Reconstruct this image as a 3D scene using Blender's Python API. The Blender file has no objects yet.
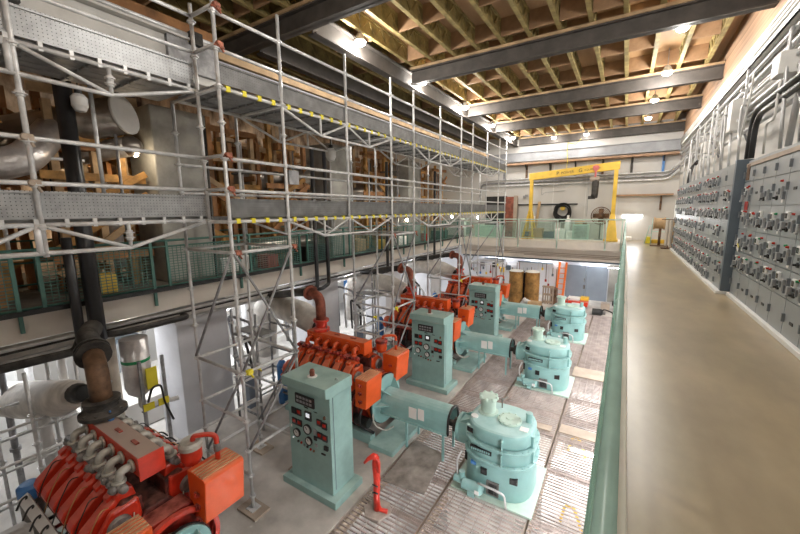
import bpy, math, random
from mathutils import Vector, Matrix
random.seed(7)
PI = math.pi
C = bpy.context.scene.collection
ORD = ['first', 'second', 'third', 'fourth', 'fifth', 'sixth', 'seventh', 'eighth', 'ninth', 'tenth', 'eleventh', 'twelfth',
       'thirteenth', 'fourteenth', 'fifteenth', 'sixteenth', 'seventeenth', 'eighteenth', 'nineteenth', 'twentieth', 'twenty-first',
       'twenty-second', 'twenty-third', 'twenty-fourth', 'twenty-fifth', 'twenty-sixth']

# ------------------------------------------------------------------ materials
def mat(name, col, rough=.5, metal=0., var=.12, scale=4., bump=0., col2=None, dust=0., stretch=None, emit=None, strength=0, bscale=None, dcol=(.55, .46, .38), spec=None, dlo=.6, dhi=1., dn=(.3, .6)):
    m = bpy.data.materials.new(name); m.use_nodes = True
    nt = m.node_tree; N = nt.nodes; L = nt.links
    b = N['Principled BSDF']
    b.inputs['Roughness'].default_value = rough
    b.inputs['Metallic'].default_value = metal
    if spec is not None: b.inputs['Specular IOR Level'].default_value = spec
    if emit:
        b.inputs['Base Color'].default_value = (*col, 1)
        b.inputs['Emission Color'].default_value = (*emit, 1)
        b.inputs['Emission Strength'].default_value = strength
        return m
    tc = N.new('ShaderNodeTexCoord'); mp = N.new('ShaderNodeMapping')
    L.new(tc.outputs['Object'], mp.inputs[0])
    if stretch: mp.inputs['Scale'].default_value = stretch
    no = N.new('ShaderNodeTexNoise'); no.inputs['Scale'].default_value = scale; no.inputs['Detail'].default_value = 6
    no.inputs['Roughness'].default_value = .6
    L.new(mp.outputs[0], no.inputs['Vector'])
    rp = N.new('ShaderNodeValToRGB')
    c2 = col2 or tuple(max(0, c * (1 - 2.2 * var)) for c in col)
    c1 = tuple(min(1, c * (1 + var)) for c in col) if not col2 else col
    rp.color_ramp.elements[0].position = .33; rp.color_ramp.elements[0].color = (*c2, 1)
    rp.color_ramp.elements[1].position = .67; rp.color_ramp.elements[1].color = (*c1, 1)
    L.new(no.outputs['Fac'], rp.inputs[0])
    out = rp.outputs[0]
    if dust:  # tints upward faces
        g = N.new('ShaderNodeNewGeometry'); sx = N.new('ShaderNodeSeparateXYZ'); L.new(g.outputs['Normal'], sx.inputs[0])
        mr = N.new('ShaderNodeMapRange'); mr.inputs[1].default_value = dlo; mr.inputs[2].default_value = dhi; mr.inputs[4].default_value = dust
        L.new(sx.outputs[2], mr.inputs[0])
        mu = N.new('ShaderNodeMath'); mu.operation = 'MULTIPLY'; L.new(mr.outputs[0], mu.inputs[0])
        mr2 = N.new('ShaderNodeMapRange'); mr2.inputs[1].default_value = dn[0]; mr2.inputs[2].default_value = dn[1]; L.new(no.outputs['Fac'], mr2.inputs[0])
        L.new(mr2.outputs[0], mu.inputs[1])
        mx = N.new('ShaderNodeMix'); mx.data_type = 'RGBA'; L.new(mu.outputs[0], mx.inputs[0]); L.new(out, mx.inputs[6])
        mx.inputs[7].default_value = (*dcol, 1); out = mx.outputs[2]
    L.new(out, b.inputs['Base Color'])
    if bump:
        bp = N.new('ShaderNodeBump'); bp.inputs['Strength'].default_value = bump; bp.inputs['Distance'].default_value = .02
        n2 = no
        if bscale:
            n2 = N.new('ShaderNodeTexNoise'); n2.inputs['Scale'].default_value = bscale; L.new(mp.outputs[0], n2.inputs['Vector'])
        L.new(n2.outputs['Fac'], bp.inputs['Height']); L.new(bp.outputs[0], b.inputs['Normal'])
    return m
M = {}
def dm(k, *a, **kw): M[k] = mat(k, *a, **kw)
dm('lower_floor', (.54, .50, .46), .55, var=.2, scale=.9, bump=.08, bscale=30)
dm('gallery_floor', (.37, .295, .19), .29, spec=.4, var=.10, scale=1.6, bump=.03, bscale=3, stretch=(1, .5, 1))
dm('concrete', (.50, .48, .45), .8, var=.10, scale=1.2, bump=.1, bscale=12)
dm('slab_paint', (.70, .64, .57), .7, var=.06, scale=1.1)
dm('grey_concrete', (.36, .35, .32), .85, var=.18, scale=1.4, bump=.15, bscale=10)
dm('white_column', (.62, .62, .65), .7, var=.05, scale=1.5)
dm('white_wall', (.64, .62, .585), .6, var=.05, scale=.8)
dm('back_wall', (.60, .58, .55), .6, var=.05, scale=.5, stretch=(1, 1, .3))
dm('tool_wall', (.74, .76, .82), .6, var=.03, scale=.8)
dm('lit_patch_wall', (.66, .55, .43), .9, col2=(.05, .03, .02), scale=1.5, stretch=(1, 1.6, .8))  # pale blotches on near-black paint the lit gaps seen behind the timber
dm('ply', (.40, .24, .12), .7, var=.14, scale=1.6, stretch=(1, .2, 1))
dm('timber', (.50, .34, .19), .7, var=.16, scale=3, stretch=(1, 1, 1))
dm('orange_timber', (.36, .17, .065), .75, var=.25, scale=2.5)
dm('block_wood', (.40, .24, .13), .7, var=.15, scale=3)
dm('joist', (.36, .28, .11), .65, var=.2, scale=4)
dm('beam_steel', (.085, .074, .066), .6, .1, var=.15, scale=3)
dm('band_steel', (.34, .35, .37), .6, .1, var=.1, scale=2)
dm('ledge_wood', (.42, .26, .16), .7, var=.2, scale=3, stretch=(1, .1, 6))
dm('galv', (.68, .68, .68), .42, .3, var=.12, scale=6)
dm('galv_dark', (.36, .36, .37), .5, .5, var=.2, scale=6)
dm('alu', (.40, .41, .42), .45, .5, var=.1, scale=8)
dm('toe_board', (.30, .30, .30), .5, .4, var=.15, scale=6)
dm('rust_clamp', (.45, .16, .10), .7, .1, var=.3, scale=10)
dm('yellow_tag', (.85, .72, .04), .5, var=.05)
dm('yellow', (.80, .52, .06), .45, var=.08, scale=3)
dm('grey_dark', (.10, .095, .085), .8, var=.25, scale=2)
dm('teal', (.30, .475, .45), .38, var=.07, scale=3, dust=.25, dcol=(.62, .68, .62))
dm('teal_pump', (.27, .485, .475), .36, var=.06, scale=3, dust=.35, dcol=(.60, .70, .68))
dm('teal_rail', (.44, .68, .62), .3, var=.06, scale=5)
dm('green_rail', (.07, .18, .15), .5, var=.1, scale=4)
dm('pale_green', (.50, .64, .56), .45, var=.06, scale=4)
dm('grime', (.15, .035, .025), .6, var=.4, scale=8, dust=.3, dcol=(.3, .2, .16))
dm('orange', (.80, .105, .013), .35, var=.07, scale=3, dust=.4, dcol=(.56, .40, .28))
dm('red_orange', (.74, .085, .014), .32, var=.12, scale=5, dust=.5, dcol=(.74, .30, .18), dlo=.45, dhi=.85, dn=(.2, .6))  # upward tint paints the pale gloss of the cover tops
dm('rib_tan', (.62, .36, .20), .6, var=.12, scale=5)
dm('red', (.64, .04, .016), .3, var=.12, scale=5, dust=.5, dcol=(.70, .27, .21), dlo=.45, dhi=.85, dn=(.2, .6))  # pinkish upward tint is painted gloss, white light on the covers
dm('dull_red', (.42, .035, .02), .45, var=.35, scale=7, dust=.3)
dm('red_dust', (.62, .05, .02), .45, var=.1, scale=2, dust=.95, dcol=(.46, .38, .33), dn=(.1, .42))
dm('rust_pipe', (.30, .085, .05), .6, var=.3, scale=4)
dm('brown_pipe', (.20, .11, .06), .6, .2, var=.35, scale=4)
dm('black_iron', (.055, .05, .045), .55, .3, var=.3, scale=6, dust=.4, dcol=(.3, .27, .24))
dm('black', (.02, .02, .02), .45, var=.2)
dm('black_pipe', (.03, .03, .032), .3, var=.2)
dm('grey_iron', (.25, .24, .23), .55, .3, var=.25, scale=8, dust=.5, dcol=(.4, .36, .32))
dm('port_grey', (.56, .55, .50), .5, .3, var=.15, scale=8)
dm('insul', (.66, .62, .57), .8, var=.14, scale=3, bump=.5, bscale=7)
dm('white_pipe', (.72, .70, .68), .5, var=.06)
dm('beige_pipe', (.62, .55, .46), .55, var=.08)
dm('duct_metal', (.42, .38, .34), .28, .85, var=.15, scale=3)
dm('disc_white', (.75, .74, .72), .4, var=.03)
dm('gear_grey', (.34, .365, .385), .38, .15, var=.04, scale=1.5)
dm('gear_end', (.13, .165, .20), .45, .1, var=.06, scale=2)
dm('device_grey', (.34, .35, .355), .45, .2, var=.08, scale=8)
dm('conduit', (.50, .50, .50), .4, .4, var=.06, scale=4)
dm('conduit_white', (.66, .65, .62), .45, .1, var=.05)
dm('white', (.80, .80, .78), .5, var=.03)
dm('paper', (.80, .79, .77), .8, var=.02)
dm('lamp_red', (.45, .03, .02), .25, var=.05)
dm('lamp_green', (.03, .30, .12), .25, var=.05)
dm('glass_dark', (.015, .015, .018), .12, var=.05)
dm('blue', (.06, .22, .55), .4, var=.1)
dm('door_blue', (.27, .32, .39), .5, var=.05, scale=1.5)
dm('ladder_orange', (.90, .20, .03), .45, var=.05)
dm('rust_drum', (.45, .24, .07), .65, .2, var=.3, scale=2.5)
dm('cardboard', (.52, .36, .20), .8, var=.08)
dm('tan', (.42, .34, .27), .7, var=.1, scale=2)
dm('base_tan', (.40, .34, .30), .7, var=.15, scale=6)
dm('plate', (.34, .30, .27), .75, var=.25, scale=3)
dm('grate', (.43, .36, .33), .55, .15, var=.15, scale=3)
dm('pit_floor', (.78, .77, .76), .7, col2=(.30, .28, .27), scale=.9)
dm('shrink_red', (.80, .05, .03), .3, var=.15, scale=8)
dm('cloth', (.64, .58, .50), .9, var=.06)
dm('silver_wrap', (.66, .63, .62), .3, .5, var=.12, scale=5, bump=.4, bscale=12)
dm('copper_wire', (.55, .30, .12), .4, .3, var=.1)
dm('gauge', (.72, .72, .70), .4, var=.02)
dm('glow', (1, 1, 1), emit=(1, .97, .92), strength=30)
dm('tube', (1, 1, 1), emit=(.95, .97, 1), strength=13)
dm('bulb_warm', (1, 1, 1), emit=(1, .85, .6), strength=30)
dm('led_white', (1, 1, 1), emit=(.85, .92, 1), strength=.35)
def glassmat():
    m = bpy.data.materials.new('rail_glass'); m.use_nodes = True; nt = m.node_tree; N = nt.nodes
    N.remove(N['Principled BSDF'])
    t = N.new('ShaderNodeBsdfTransparent'); t.inputs[0].default_value = (.86, .94, .90, 1)
    g = N.new('ShaderNodeBsdfDiffuse'); g.inputs[0].default_value = (.45, .60, .54, 1)
    mx = N.new('ShaderNodeMixShader'); mx.inputs[0].default_value = .13
    nt.links.new(t.outputs[0], mx.inputs[1]); nt.links.new(g.outputs[0], mx.inputs[2])
    nt.links.new(mx.outputs[0], N['Material Output'].inputs[0]); M['rail_glass'] = m
glassmat()

def perforate(k):
    m = M[k]; nt = m.node_tree; N = nt.nodes; L = nt.links; b = N['Principled BSDF']
    src = b.inputs['Base Color'].links[0].from_socket
    tc = N.new('ShaderNodeTexCoord'); sp = N.new('ShaderNodeSeparateXYZ'); L.new(tc.outputs['Object'], sp.inputs[0])
    pr = None
    for ax in (1, 2):
        mm = N.new('ShaderNodeMath'); mm.operation = 'MULTIPLY'; mm.inputs[1].default_value = PI / .036; L.new(sp.outputs[ax], mm.inputs[0])
        sn = N.new('ShaderNodeMath'); sn.operation = 'SINE'; L.new(mm.outputs[0], sn.inputs[0])
        ab = N.new('ShaderNodeMath'); ab.operation = 'ABSOLUTE'; L.new(sn.outputs[0], ab.inputs[0])
        if pr is None: pr = ab
        else:
            q = N.new('ShaderNodeMath'); q.operation = 'MULTIPLY'; L.new(pr.outputs[0], q.inputs[0]); L.new(ab.outputs[0], q.inputs[1]); pr = q
    gt = N.new('ShaderNodeMath'); gt.operation = 'GREATER_THAN'; gt.inputs[1].default_value = .92; L.new(pr.outputs[0], gt.inputs[0])
    mx = N.new('ShaderNodeMix'); mx.data_type = 'RGBA'; L.new(gt.outputs[0], mx.inputs[0]); L.new(src, mx.inputs[6]); mx.inputs[7].default_value = (.05, .05, .05, 1)
    L.new(mx.outputs[2], b.inputs['Base Color'])
perforate('alu')
dm('toe_perf', (.19, .19, .19), .5, .4, var=.15, scale=6); perforate('toe_perf')

# ------------------------------------------------------------------ mesh helpers
class MB:
    def __init__(s, off=None):
        s.v = []; s.f = []; s.sm = []
        s.off = Vector(off.location) if isinstance(off, bpy.types.Object) else Vector(off or (0, 0, 0))
    def add(s, vs, fs, smooth=False):
        n = len(s.v); s.v += [Vector(p) for p in vs]
        s.f += [tuple(i + n for i in f) for f in fs]
        s.sm += [smooth] * len(fs) if isinstance(smooth, bool) else smooth
        return s
    def box(s, x0, y0, z0, x1, y1, z1, T=None):
        vs = [Vector((x, y, z)) for z in (z0, z1) for y in (y0, y1) for x in (x0, x1)]
        if T: vs = [T @ p for p in vs]
        return s.add(vs, [(0, 2, 3, 1), (4, 5, 7, 6), (0, 1, 5, 4), (2, 6, 7, 3), (0, 4, 6, 2), (1, 3, 7, 5)])
    def cbox(s, c, d, T=None):
        return s.box(c[0]-d[0]/2, c[1]-d[1]/2, c[2]-d[2]/2, c[0]+d[0]/2, c[1]+d[1]/2, c[2]+d[2]/2, T)
    def bar(s, a, b, w, h=None, up=(0, 0, 1)):
        a = Vector(a); b = Vector(b); h = h or w; d = (b - a).normalized(); u = Vector(up)
        if abs(d.dot(u)) > .98: u = Vector((1, 0, 0))
        r = d.cross(u).normalized(); u = r.cross(d)
        vs = [p + r * i * w / 2 + u * j * h / 2 for p in (a, b) for i, j in ((-1, -1), (1, -1), (1, 1), (-1, 1))]
        return s.add(vs, [(0, 1, 2, 3), (4, 7, 6, 5), (0, 4, 5, 1), (1, 5, 6, 2), (2, 6, 7, 3), (3, 7, 4, 0)])
    def tube(s, pts, r, n=8, fil=0, cap=True):
        P = [Vector(p) for p in pts]
        if fil and len(P) > 2:
            Q = [P[0]]
            for a, b, c in zip(P, P[1:], P[2:]):
                u = (a - b); w = (c - b); k = min(fil, u.length * .49, w.length * .49)
                p0 = b + u.normalized() * k; p1 = b + w.normalized() * k
                for i in range(6):
                    t = i / 5; Q.append(p0 * (1 - t) ** 2 + b * 2 * t * (1 - t) + p1 * t * t)
            P = Q + [P[-1]]
        R = r if isinstance(r, (list, tuple)) else [r] * len(P)
        d0 = (P[1] - P[0]).normalized()
        u = d0.cross(Vector((0, 0, 1)))
        if u.length < .05: u = d0.cross(Vector((1, 0, 0)))
        u.normalize(); vs = []
        for i, p in enumerate(P):
            if i == 0: d = d0
            elif i == len(P) - 1: d = (P[i] - P[i-1]).normalized()
            else: d = ((P[i+1] - p).normalized() + (p - P[i-1]).normalized()).normalized()
            u = (u - d * u.dot(d)).normalized(); w = d.cross(u)
            for k in range(n):
                a = 2 * PI * k / n; vs.append(p + (u * math.cos(a) + w * math.sin(a)) * R[i])
        fs = []; sm = []
        for i in range(len(P) - 1):
            for k in range(n):
                a = i * n + k; b = i * n + (k + 1) % n
                fs.append((a, b, b + n, a + n)); sm.append(n > 4)
        if cap:
            fs.append(tuple(range(n - 1, -1, -1))); fs.append(tuple(range(len(vs) - n, len(vs)))); sm += [False, False]
        return s.add(vs, fs, sm)
    def lathe(s, prof, o=(0, 0, 0), axis='z', n=20, sharp=True):
        # each profile segment gets its own rings so that edges stay crisp
        def pt(r, h, a):
            c, d = r * math.cos(a), r * math.sin(a)
            q = {'z': (c, d, h), 'x': (h, c, d), 'y': (d, h, c)}[axis]
            return Vector(o) + Vector(q)
        for (r0, h0), (r1, h1) in zip(prof, prof[1:]):
            vs = [pt(r0, h0, 2*PI*k/n) for k in range(n)] + [pt(r1, h1, 2*PI*k/n) for k in range(n)]
            s.add(vs, [(k, (k+1) % n, n + (k+1) % n, n + k) for k in range(n)], [True] * n)
        return s
    def cyl(s, a, b, r, n=12): return s.tube([a, b], r, n)
    def prism(s, poly, plane, a, b, smooth=False):
        # poly 2D; plane 'xy' (extrude z), 'yz' (extrude x), 'xz' (extrude y)
        f = {'xy': lambda p, h: (p[0], p[1], h), 'yz': lambda p, h: (h, p[0], p[1]), 'xz': lambda p, h: (p[0], h, p[1])}[plane]
        n = len(poly)
        vs = [f(p, a) for p in poly] + [f(p, b) for p in poly]
        fs = [(k, (k+1) % n, n + (k+1) % n, n + k) for k in range(n)]; sm = [smooth] * n
        fs += [tuple(range(n - 1, -1, -1)), tuple(range(n, 2 * n))]; sm += [False, False]
        return s.add(vs, fs, sm)
    def sphere(s, c, r, n=12, m=8, sc=(1, 1, 1)):
        c = Vector(c); vs = []; fs = []
        for j in range(m + 1):
            t = PI * j / m
            for k in range(n):
                a = 2 * PI * k / n
                vs.append(c + Vector((r*sc[0]*math.sin(t)*math.cos(a), r*sc[1]*math.sin(t)*math.sin(a), r*sc[2]*math.cos(t))))
        for j in range(m):
            for k in range(n):
                fs.append((j*n+k, (j+1)*n+k, (j+1)*n+(k+1) % n, j*n+(k+1) % n))
        return s.add(vs, fs, True)
    def mesh(s, name):
        me = bpy.data.meshes.new(name)
        me.from_pydata([tuple(p - s.off) for p in s.v], [], s.f)
        me.polygons.foreach_set('use_smooth', [bool(x) for x in s.sm])
        import bmesh
        bm = bmesh.new(); bm.from_mesh(me); bmesh.ops.recalc_face_normals(bm, faces=bm.faces); bm.to_mesh(me); bm.free()
        return me
    def build(s, name, m, parent=None, bevel=0, label=None):
        me = s.mesh(name); me.materials.append(M[m])
        o = bpy.data.objects.new(name, me); C.objects.link(o)
        if parent: o.parent = parent
        if bevel:
            b = o.modifiers.new('b', 'BEVEL'); b.width = bevel; b.segments = 2; b.limit_method = 'ANGLE'; b.angle_limit = .6
        if label: o['label'] = label
        return o
def tag(o, label, cat, group=None, kind=None):
    o['label'] = label; o['category'] = cat
    if group: o['group'] = group
    if kind: o['kind'] = kind
    return o
def thing(name, label, cat, loc=(0, 0, 0), group=None):
    o = bpy.data.objects.new(name, None); C.objects.link(o); o.location = loc
    o.empty_display_size = .1
    return tag(o, label, cat, group)
def struct(mb, name, m, bevel=0, label=None):
    o = mb.build(name, m, None, bevel); o['kind'] = 'structure'
    if label: o['label'] = label
    return o
def solo(mb, name, m, label, cat, group=None, bevel=0):
    xs = [p.x for p in mb.v]; ys = [p.y for p in mb.v]; zs = [p.z for p in mb.v]
    o0 = Vector(((min(xs)+max(xs))/2, (min(ys)+max(ys))/2, min(zs)))
    mb.off = o0; o = mb.build(name, m, None, bevel); o.location = o0
    return tag(o, label, cat, group)
def copy_tree(o, parent=None, loc=None, label=None):
    c = o.copy(); C.objects.link(c)
    if parent: c.parent = parent
    if loc is not None: c.location = loc
    if label: c['label'] = label
    for ch in list(o.children): copy_tree(ch, c)
    return c
def inst(o, parent, loc):          # a copy of a part (with sub-parts) under another thing, at a local place
    c = o.copy(); C.objects.link(c); c.parent = parent; c.location = loc
    for ch in list(o.children): copy_tree(ch, c)
    return c

# ------------------------------------------------------------------ camera
RM = Matrix(((0.84770718, 0.07578101, -0.5250236), (0.53038831, -0.13785423, 0.83647143), (-0.00898807, -0.98754921, -0.15705338)))
cam = bpy.data.cameras.new('camera'); co = bpy.data.objects.new('camera', cam); C.objects.link(co)
rt, dn, fw = RM.col[0], RM.col[1], RM.col[2]
m3 = Matrix((rt, -dn, -fw)).transposed()
co.matrix_world = Matrix.Translation((0, 0, 4.6)) @ m3.to_4x4()
cam.sensor_width = 36; cam.lens = 358 * 36 / 800; cam.clip_start = .05
bpy.context.scene.camera = co

# ------------------------------------------------------------------ structure
E0 = 1.62; EP = 4.1                                   # engine rows along y
EY = [E0 + EP * k for k in range(4)]
Y_BACK = 20.15
b = MB(); b.box(-7.4, -4, -.2, -3.32, 20.2, 0); b.box(-3.32, 17.3, -.2, 1.95, 20.2, 0); b.box(.32, -4, -.2, 1.95, 17.3, 0); b.box(-3.32, -4, -.2, .32, 1.2, 0)
struct(b, 'floor', 'lower_floor', label='grey brown concrete floor of the engine hall')
b = MB(); b.box(-14, -4, -1., -7.4, 20.2, -.8)
struct(b, 'floor_sunken', 'concrete', label='pale sunken concrete floor under the far walkway')
b = MB(); b.box(-3.32, 1.2, -1.7, .32, 17.3, -1.55)
struct(b, 'floor_pit', 'pit_floor', label='pale floor of the lit pit under the gratings')
b = MB(); b.box(-3.45, 1.2, -1.55, -3.32, 17.3, -.2); b.box(.32, 1.2, -1.55, .45, 17.3, -.2); b.box(-3.32, 17.3, -1.55, .32, 17.4, -.2)
struct(b, 'wall_pit', 'pit_floor')
b = MB(); b.box(.12, -4, 2.62, 1.97, 21.5, 3.0)
struct(b, 'floor_gallery', 'gallery_floor', label='polished tan concrete floor of the right gallery')
b = MB(); b.box(.02, -4, 2.6, .12, 19.35, 3.06)
struct(b, 'trim_1', 'slab_paint', .01, label='pale kerb along the gallery edge')
b = MB(); b.box(1.98, -4, 2.4, 2.2, 21.7, 7.82)
struct(b, 'wall_right', 'white_wall')
b = MB(); b.box(1.95, -4, 7.82, 2.2, 21.7, 9.2)
struct(b, 'trim_2', 'ledge_wood', label='brown timber band at the top of the right wall')
b = MB(); b.box(1.95, -4, -.2, 2.1, 20.3, 2.4)
struct(b, 'wall_right_lower', 'white_wall')
b = MB(); b.box(-14, 21.5, 2.4, 2.2, 21.7, 9.2)
struct(b, 'wall_back', 'back_wall')
b = MB(); b.box(-14, Y_BACK, -1, 2.1, Y_BACK + .15, 2.45)
struct(b, 'wall_back_lower', 'tool_wall')
b = MB(); b.box(-8.1, 19.35, 2.6, .12, 21.5, 3.0); 
struct(b, 'floor_balcony', 'slab_paint', .01, label='pale concrete balcony slab across the end of the hall')
b = MB(); b.box(-8.1, 19.75, 2.02, 1.9, 19.9, 2.6)
struct(b, 'beam_balcony', 'slab_paint', .01)
b = MB(); b.box(-14, -4, 2.55, -8.1, 21.5, 2.97)
struct(b, 'floor_walkway', 'slab_paint', .01, label='pale concrete slab edge of the far walkway')
b = MB(); b.box(-14.2, -4, 2.97, -14, 21.7, 9.2)
struct(b, 'wall_left', 'lit_patch_wall')
b = MB(); b.box(-14.2, -4, -1, -14, 20.3, 2.6)
struct(b, 'wall_left_lower', 'white_wall')
b = MB(); b.box(-14.2, -4, 8.88, 2.2, 21.7, 9.0)
struct(b, 'ceiling', 'ply', label='plywood roof deck above the joists')
b = MB(); b.box(-14.2, -4.2, -1, 2.2, -4, 9.0)
struct(b, 'wall_front', 'back_wall')
b = MB(); b.box(-13.98, -3.98, 2.972, -8.16, 21.45, 2.98)  # dark sheet added over the slab to darken the walkway floor
struct(b, 'floor_walkway_top', 'grey_dark', label='thin dark cover over the far walkway floor')

# ------------------------------------------------------------------ roof framing
def ibeam(b, a, c, w, h):
    a = Vector(a); c = Vector(c)
    for dz, ww, hh in ((0, w, .03), (h - .03, w, .03)):
        o = Vector((0, 0, dz + hh / 2)); b.bar(a + o, c + o, ww, hh)
    o = Vector((0, 0, h / 2)); b.bar(a + o, c + o, .03, h)
BY = [1.3, 5.44, 9.3, 13.55, 16.9, 21.2]
for i, y in enumerate(BY):
    x0 = -14 if i < 2 else (-5.5 + .12)
    nm = ORD[i]
    if i == 0: continue
    t = thing('roof_beam', f'dark steel roof beam crossing the hall, {ORD[i-1]} counted from the camera', 'roof beam', (x0, y, 8.06), 'steel roof beams across the hall')
    b = MB(t); ibeam(b, (x0, y, 8.06), (1.94, y, 8.06), .2, .36); b.build('girder', 'beam_steel', t)
    b = MB(t); b.box(x0, y - .13, 8.42, 1.94, y + .13, 8.48); b.build('nailer', 'timber', t, label='timber strip on top of the steel')
for x, y0, y1, lb in ((-5.5, 5.6, 21.1, 'long steel roof beam running the length of the hall above the scaffold rails'),
                      (-7.1, 5.6, 21.1, 'long dark steel roof beam behind the scaffold, deeper under the roof')):
    b = MB(); ibeam(b, (x, y0, 8.02), (x, y1, 8.02), .22, .4)
    solo(b, 'roof_beam', 'beam_steel', lb, 'roof beam')
bays = list(zip(BY, BY[1:]))
BLK = None
JX = [1.55 - .62 * k for k in range(20)]
for bi, (ya, yb) in enumerate(bays):
    if bi == 0: ya = 2.2
    b = MB((0, 0, 0)); L = yb - ya - .02
    b.box(-.045, 0, 8.49, .045, L, 8.54); b.box(-.045, 0, 8.83, .045, L, 8.88)
    b.box(-.012, 0, 8.54, .012, L, 8.83)
    n = max(2, round(L / .5)); st = L / n
    for k in range(n):
        for q in (0, 1):
            b.bar((0, (k + .5 * q) * st, 8.54 if q == 0 else 8.83), (0, (k + .5 + .5 * q) * st, 8.83 if q == 0 else 8.54), .07, .045)
    me = b.mesh('roof_joist'); me.materials.append(M['joist'])
    jb = MB(); 
    for k, x in enumerate(JX):
        o = bpy.data.objects.new('roof_joist', me); C.objects.link(o); o.location = (x, ya + .01, 0)
        tag(o, f'timber roof joist, {ORD[k]} from the right wall in the {ORD[bi]} bay from the camera', 'joist', f'roof joists in the {ORD[bi]} bay')
    for q, fr in enumerate((.12, .5, .88)):
        y = ya + L * fr
        for k in range(len(JX) - 1):
            pass
        for k in range(len(JX) - 1):
            if fr == .5 and k % 3 == 1: continue
            if BLK is None:
                b = MB(); b.box(-.2655, -.02, 0, .2655, .02, .378); BLK = b.mesh('joist_block'); BLK.materials.append(M['block_wood'])
            o = bpy.data.objects.new('joist_block', BLK); C.objects.link(o); o.location = ((JX[k] + JX[k+1]) / 2, y, 8.5)
            tag(o, f'timber block, {ORD[k]} gap from the right wall, {ORD[q]} row of the {ORD[bi]} roof bay', 'timber block', f'blocking of the {ORD[bi]} roof bay')

# ------------------------------------------------------------------ roof lights
LP = [(-5.25, 6.8), (-5.28, 9.75), (-5.25, 12.9), (-5.3, 16.2), (-5.3, 19.6), (.69, 9.9), (.65, 12.8), (.52, 15.7), (.46, 18.6), (-3.5, 20.7), (-2.0, 20.75),
      (.5, 6.2), (-1.9, 3.2), (-.8, -1.4)]  # last three lamps are added out of view to brighten the hall
def light(name, kind, loc, power, col=(1, 1, 1), size=.1, rot=None, sy=None):
    l = bpy.data.lights.new(name, kind); l.energy = power; l.color = col
    o = bpy.data.objects.new(name, l); C.objects.link(o); o.location = loc
    if kind == 'AREA':
        l.size = size
        if sy: l.shape = 'RECTANGLE'; l.size_y = sy
        if rot: o.rotation_euler = rot
    else: l.shadow_soft_size = size
    return o
t0 = thing('flood_light', 'x', 'lamp', (0, 0, 0), 'bright lamps under the roof')
b = MB(); b.lathe([(0, .2), (.06, .2), (.13, .06), (.13, .04), (0, .04)], n=14); b.build('lamp_housing', 'galv', t0)
b = MB(); b.cyl((0, 0, .2), (0, 0, .65), .012, 6); b.build('stem', 'galv_dark', t0)
b = MB(); b.sphere((0, 0, .03), .12, 12, 8, (1, 1, .7)); b.build('lens', 'glow', t0)
LPOW = 125
LL = ['lit lamp on the long roof beam, {} of five counted from the camera', 'lit lamp in the row over the gallery, {} beyond the front roof beam', 'lit lamp near the last roof beam above the yellow crane, {} from the scaffold']
for i, (x, y) in enumerate(LP):
    lb = LL[0].format(ORD[i]) if i < 5 else LL[1].format(ORD[i-5]) if i < 9 else LL[2].format(ORD[i-9]) if i < 11 else f'added lit roof lamp overhead, unseen beyond the picture top, {ORD[i-11]} of three'
    z = 8.22 if i < 11 else 7.95
    o = t0 if i == 0 else copy_tree(t0)
    o.location = (x, y, z); o['label'] = lb
    light('lamp_light', 'POINT', (x, y, z - .16), LPOW if i < 5 else .85*LPOW if i < 9 else .25*LPOW if i < 11 else .95*LPOW if i == 12 else .55*LPOW, (1, .95, .88), .15)

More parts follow.
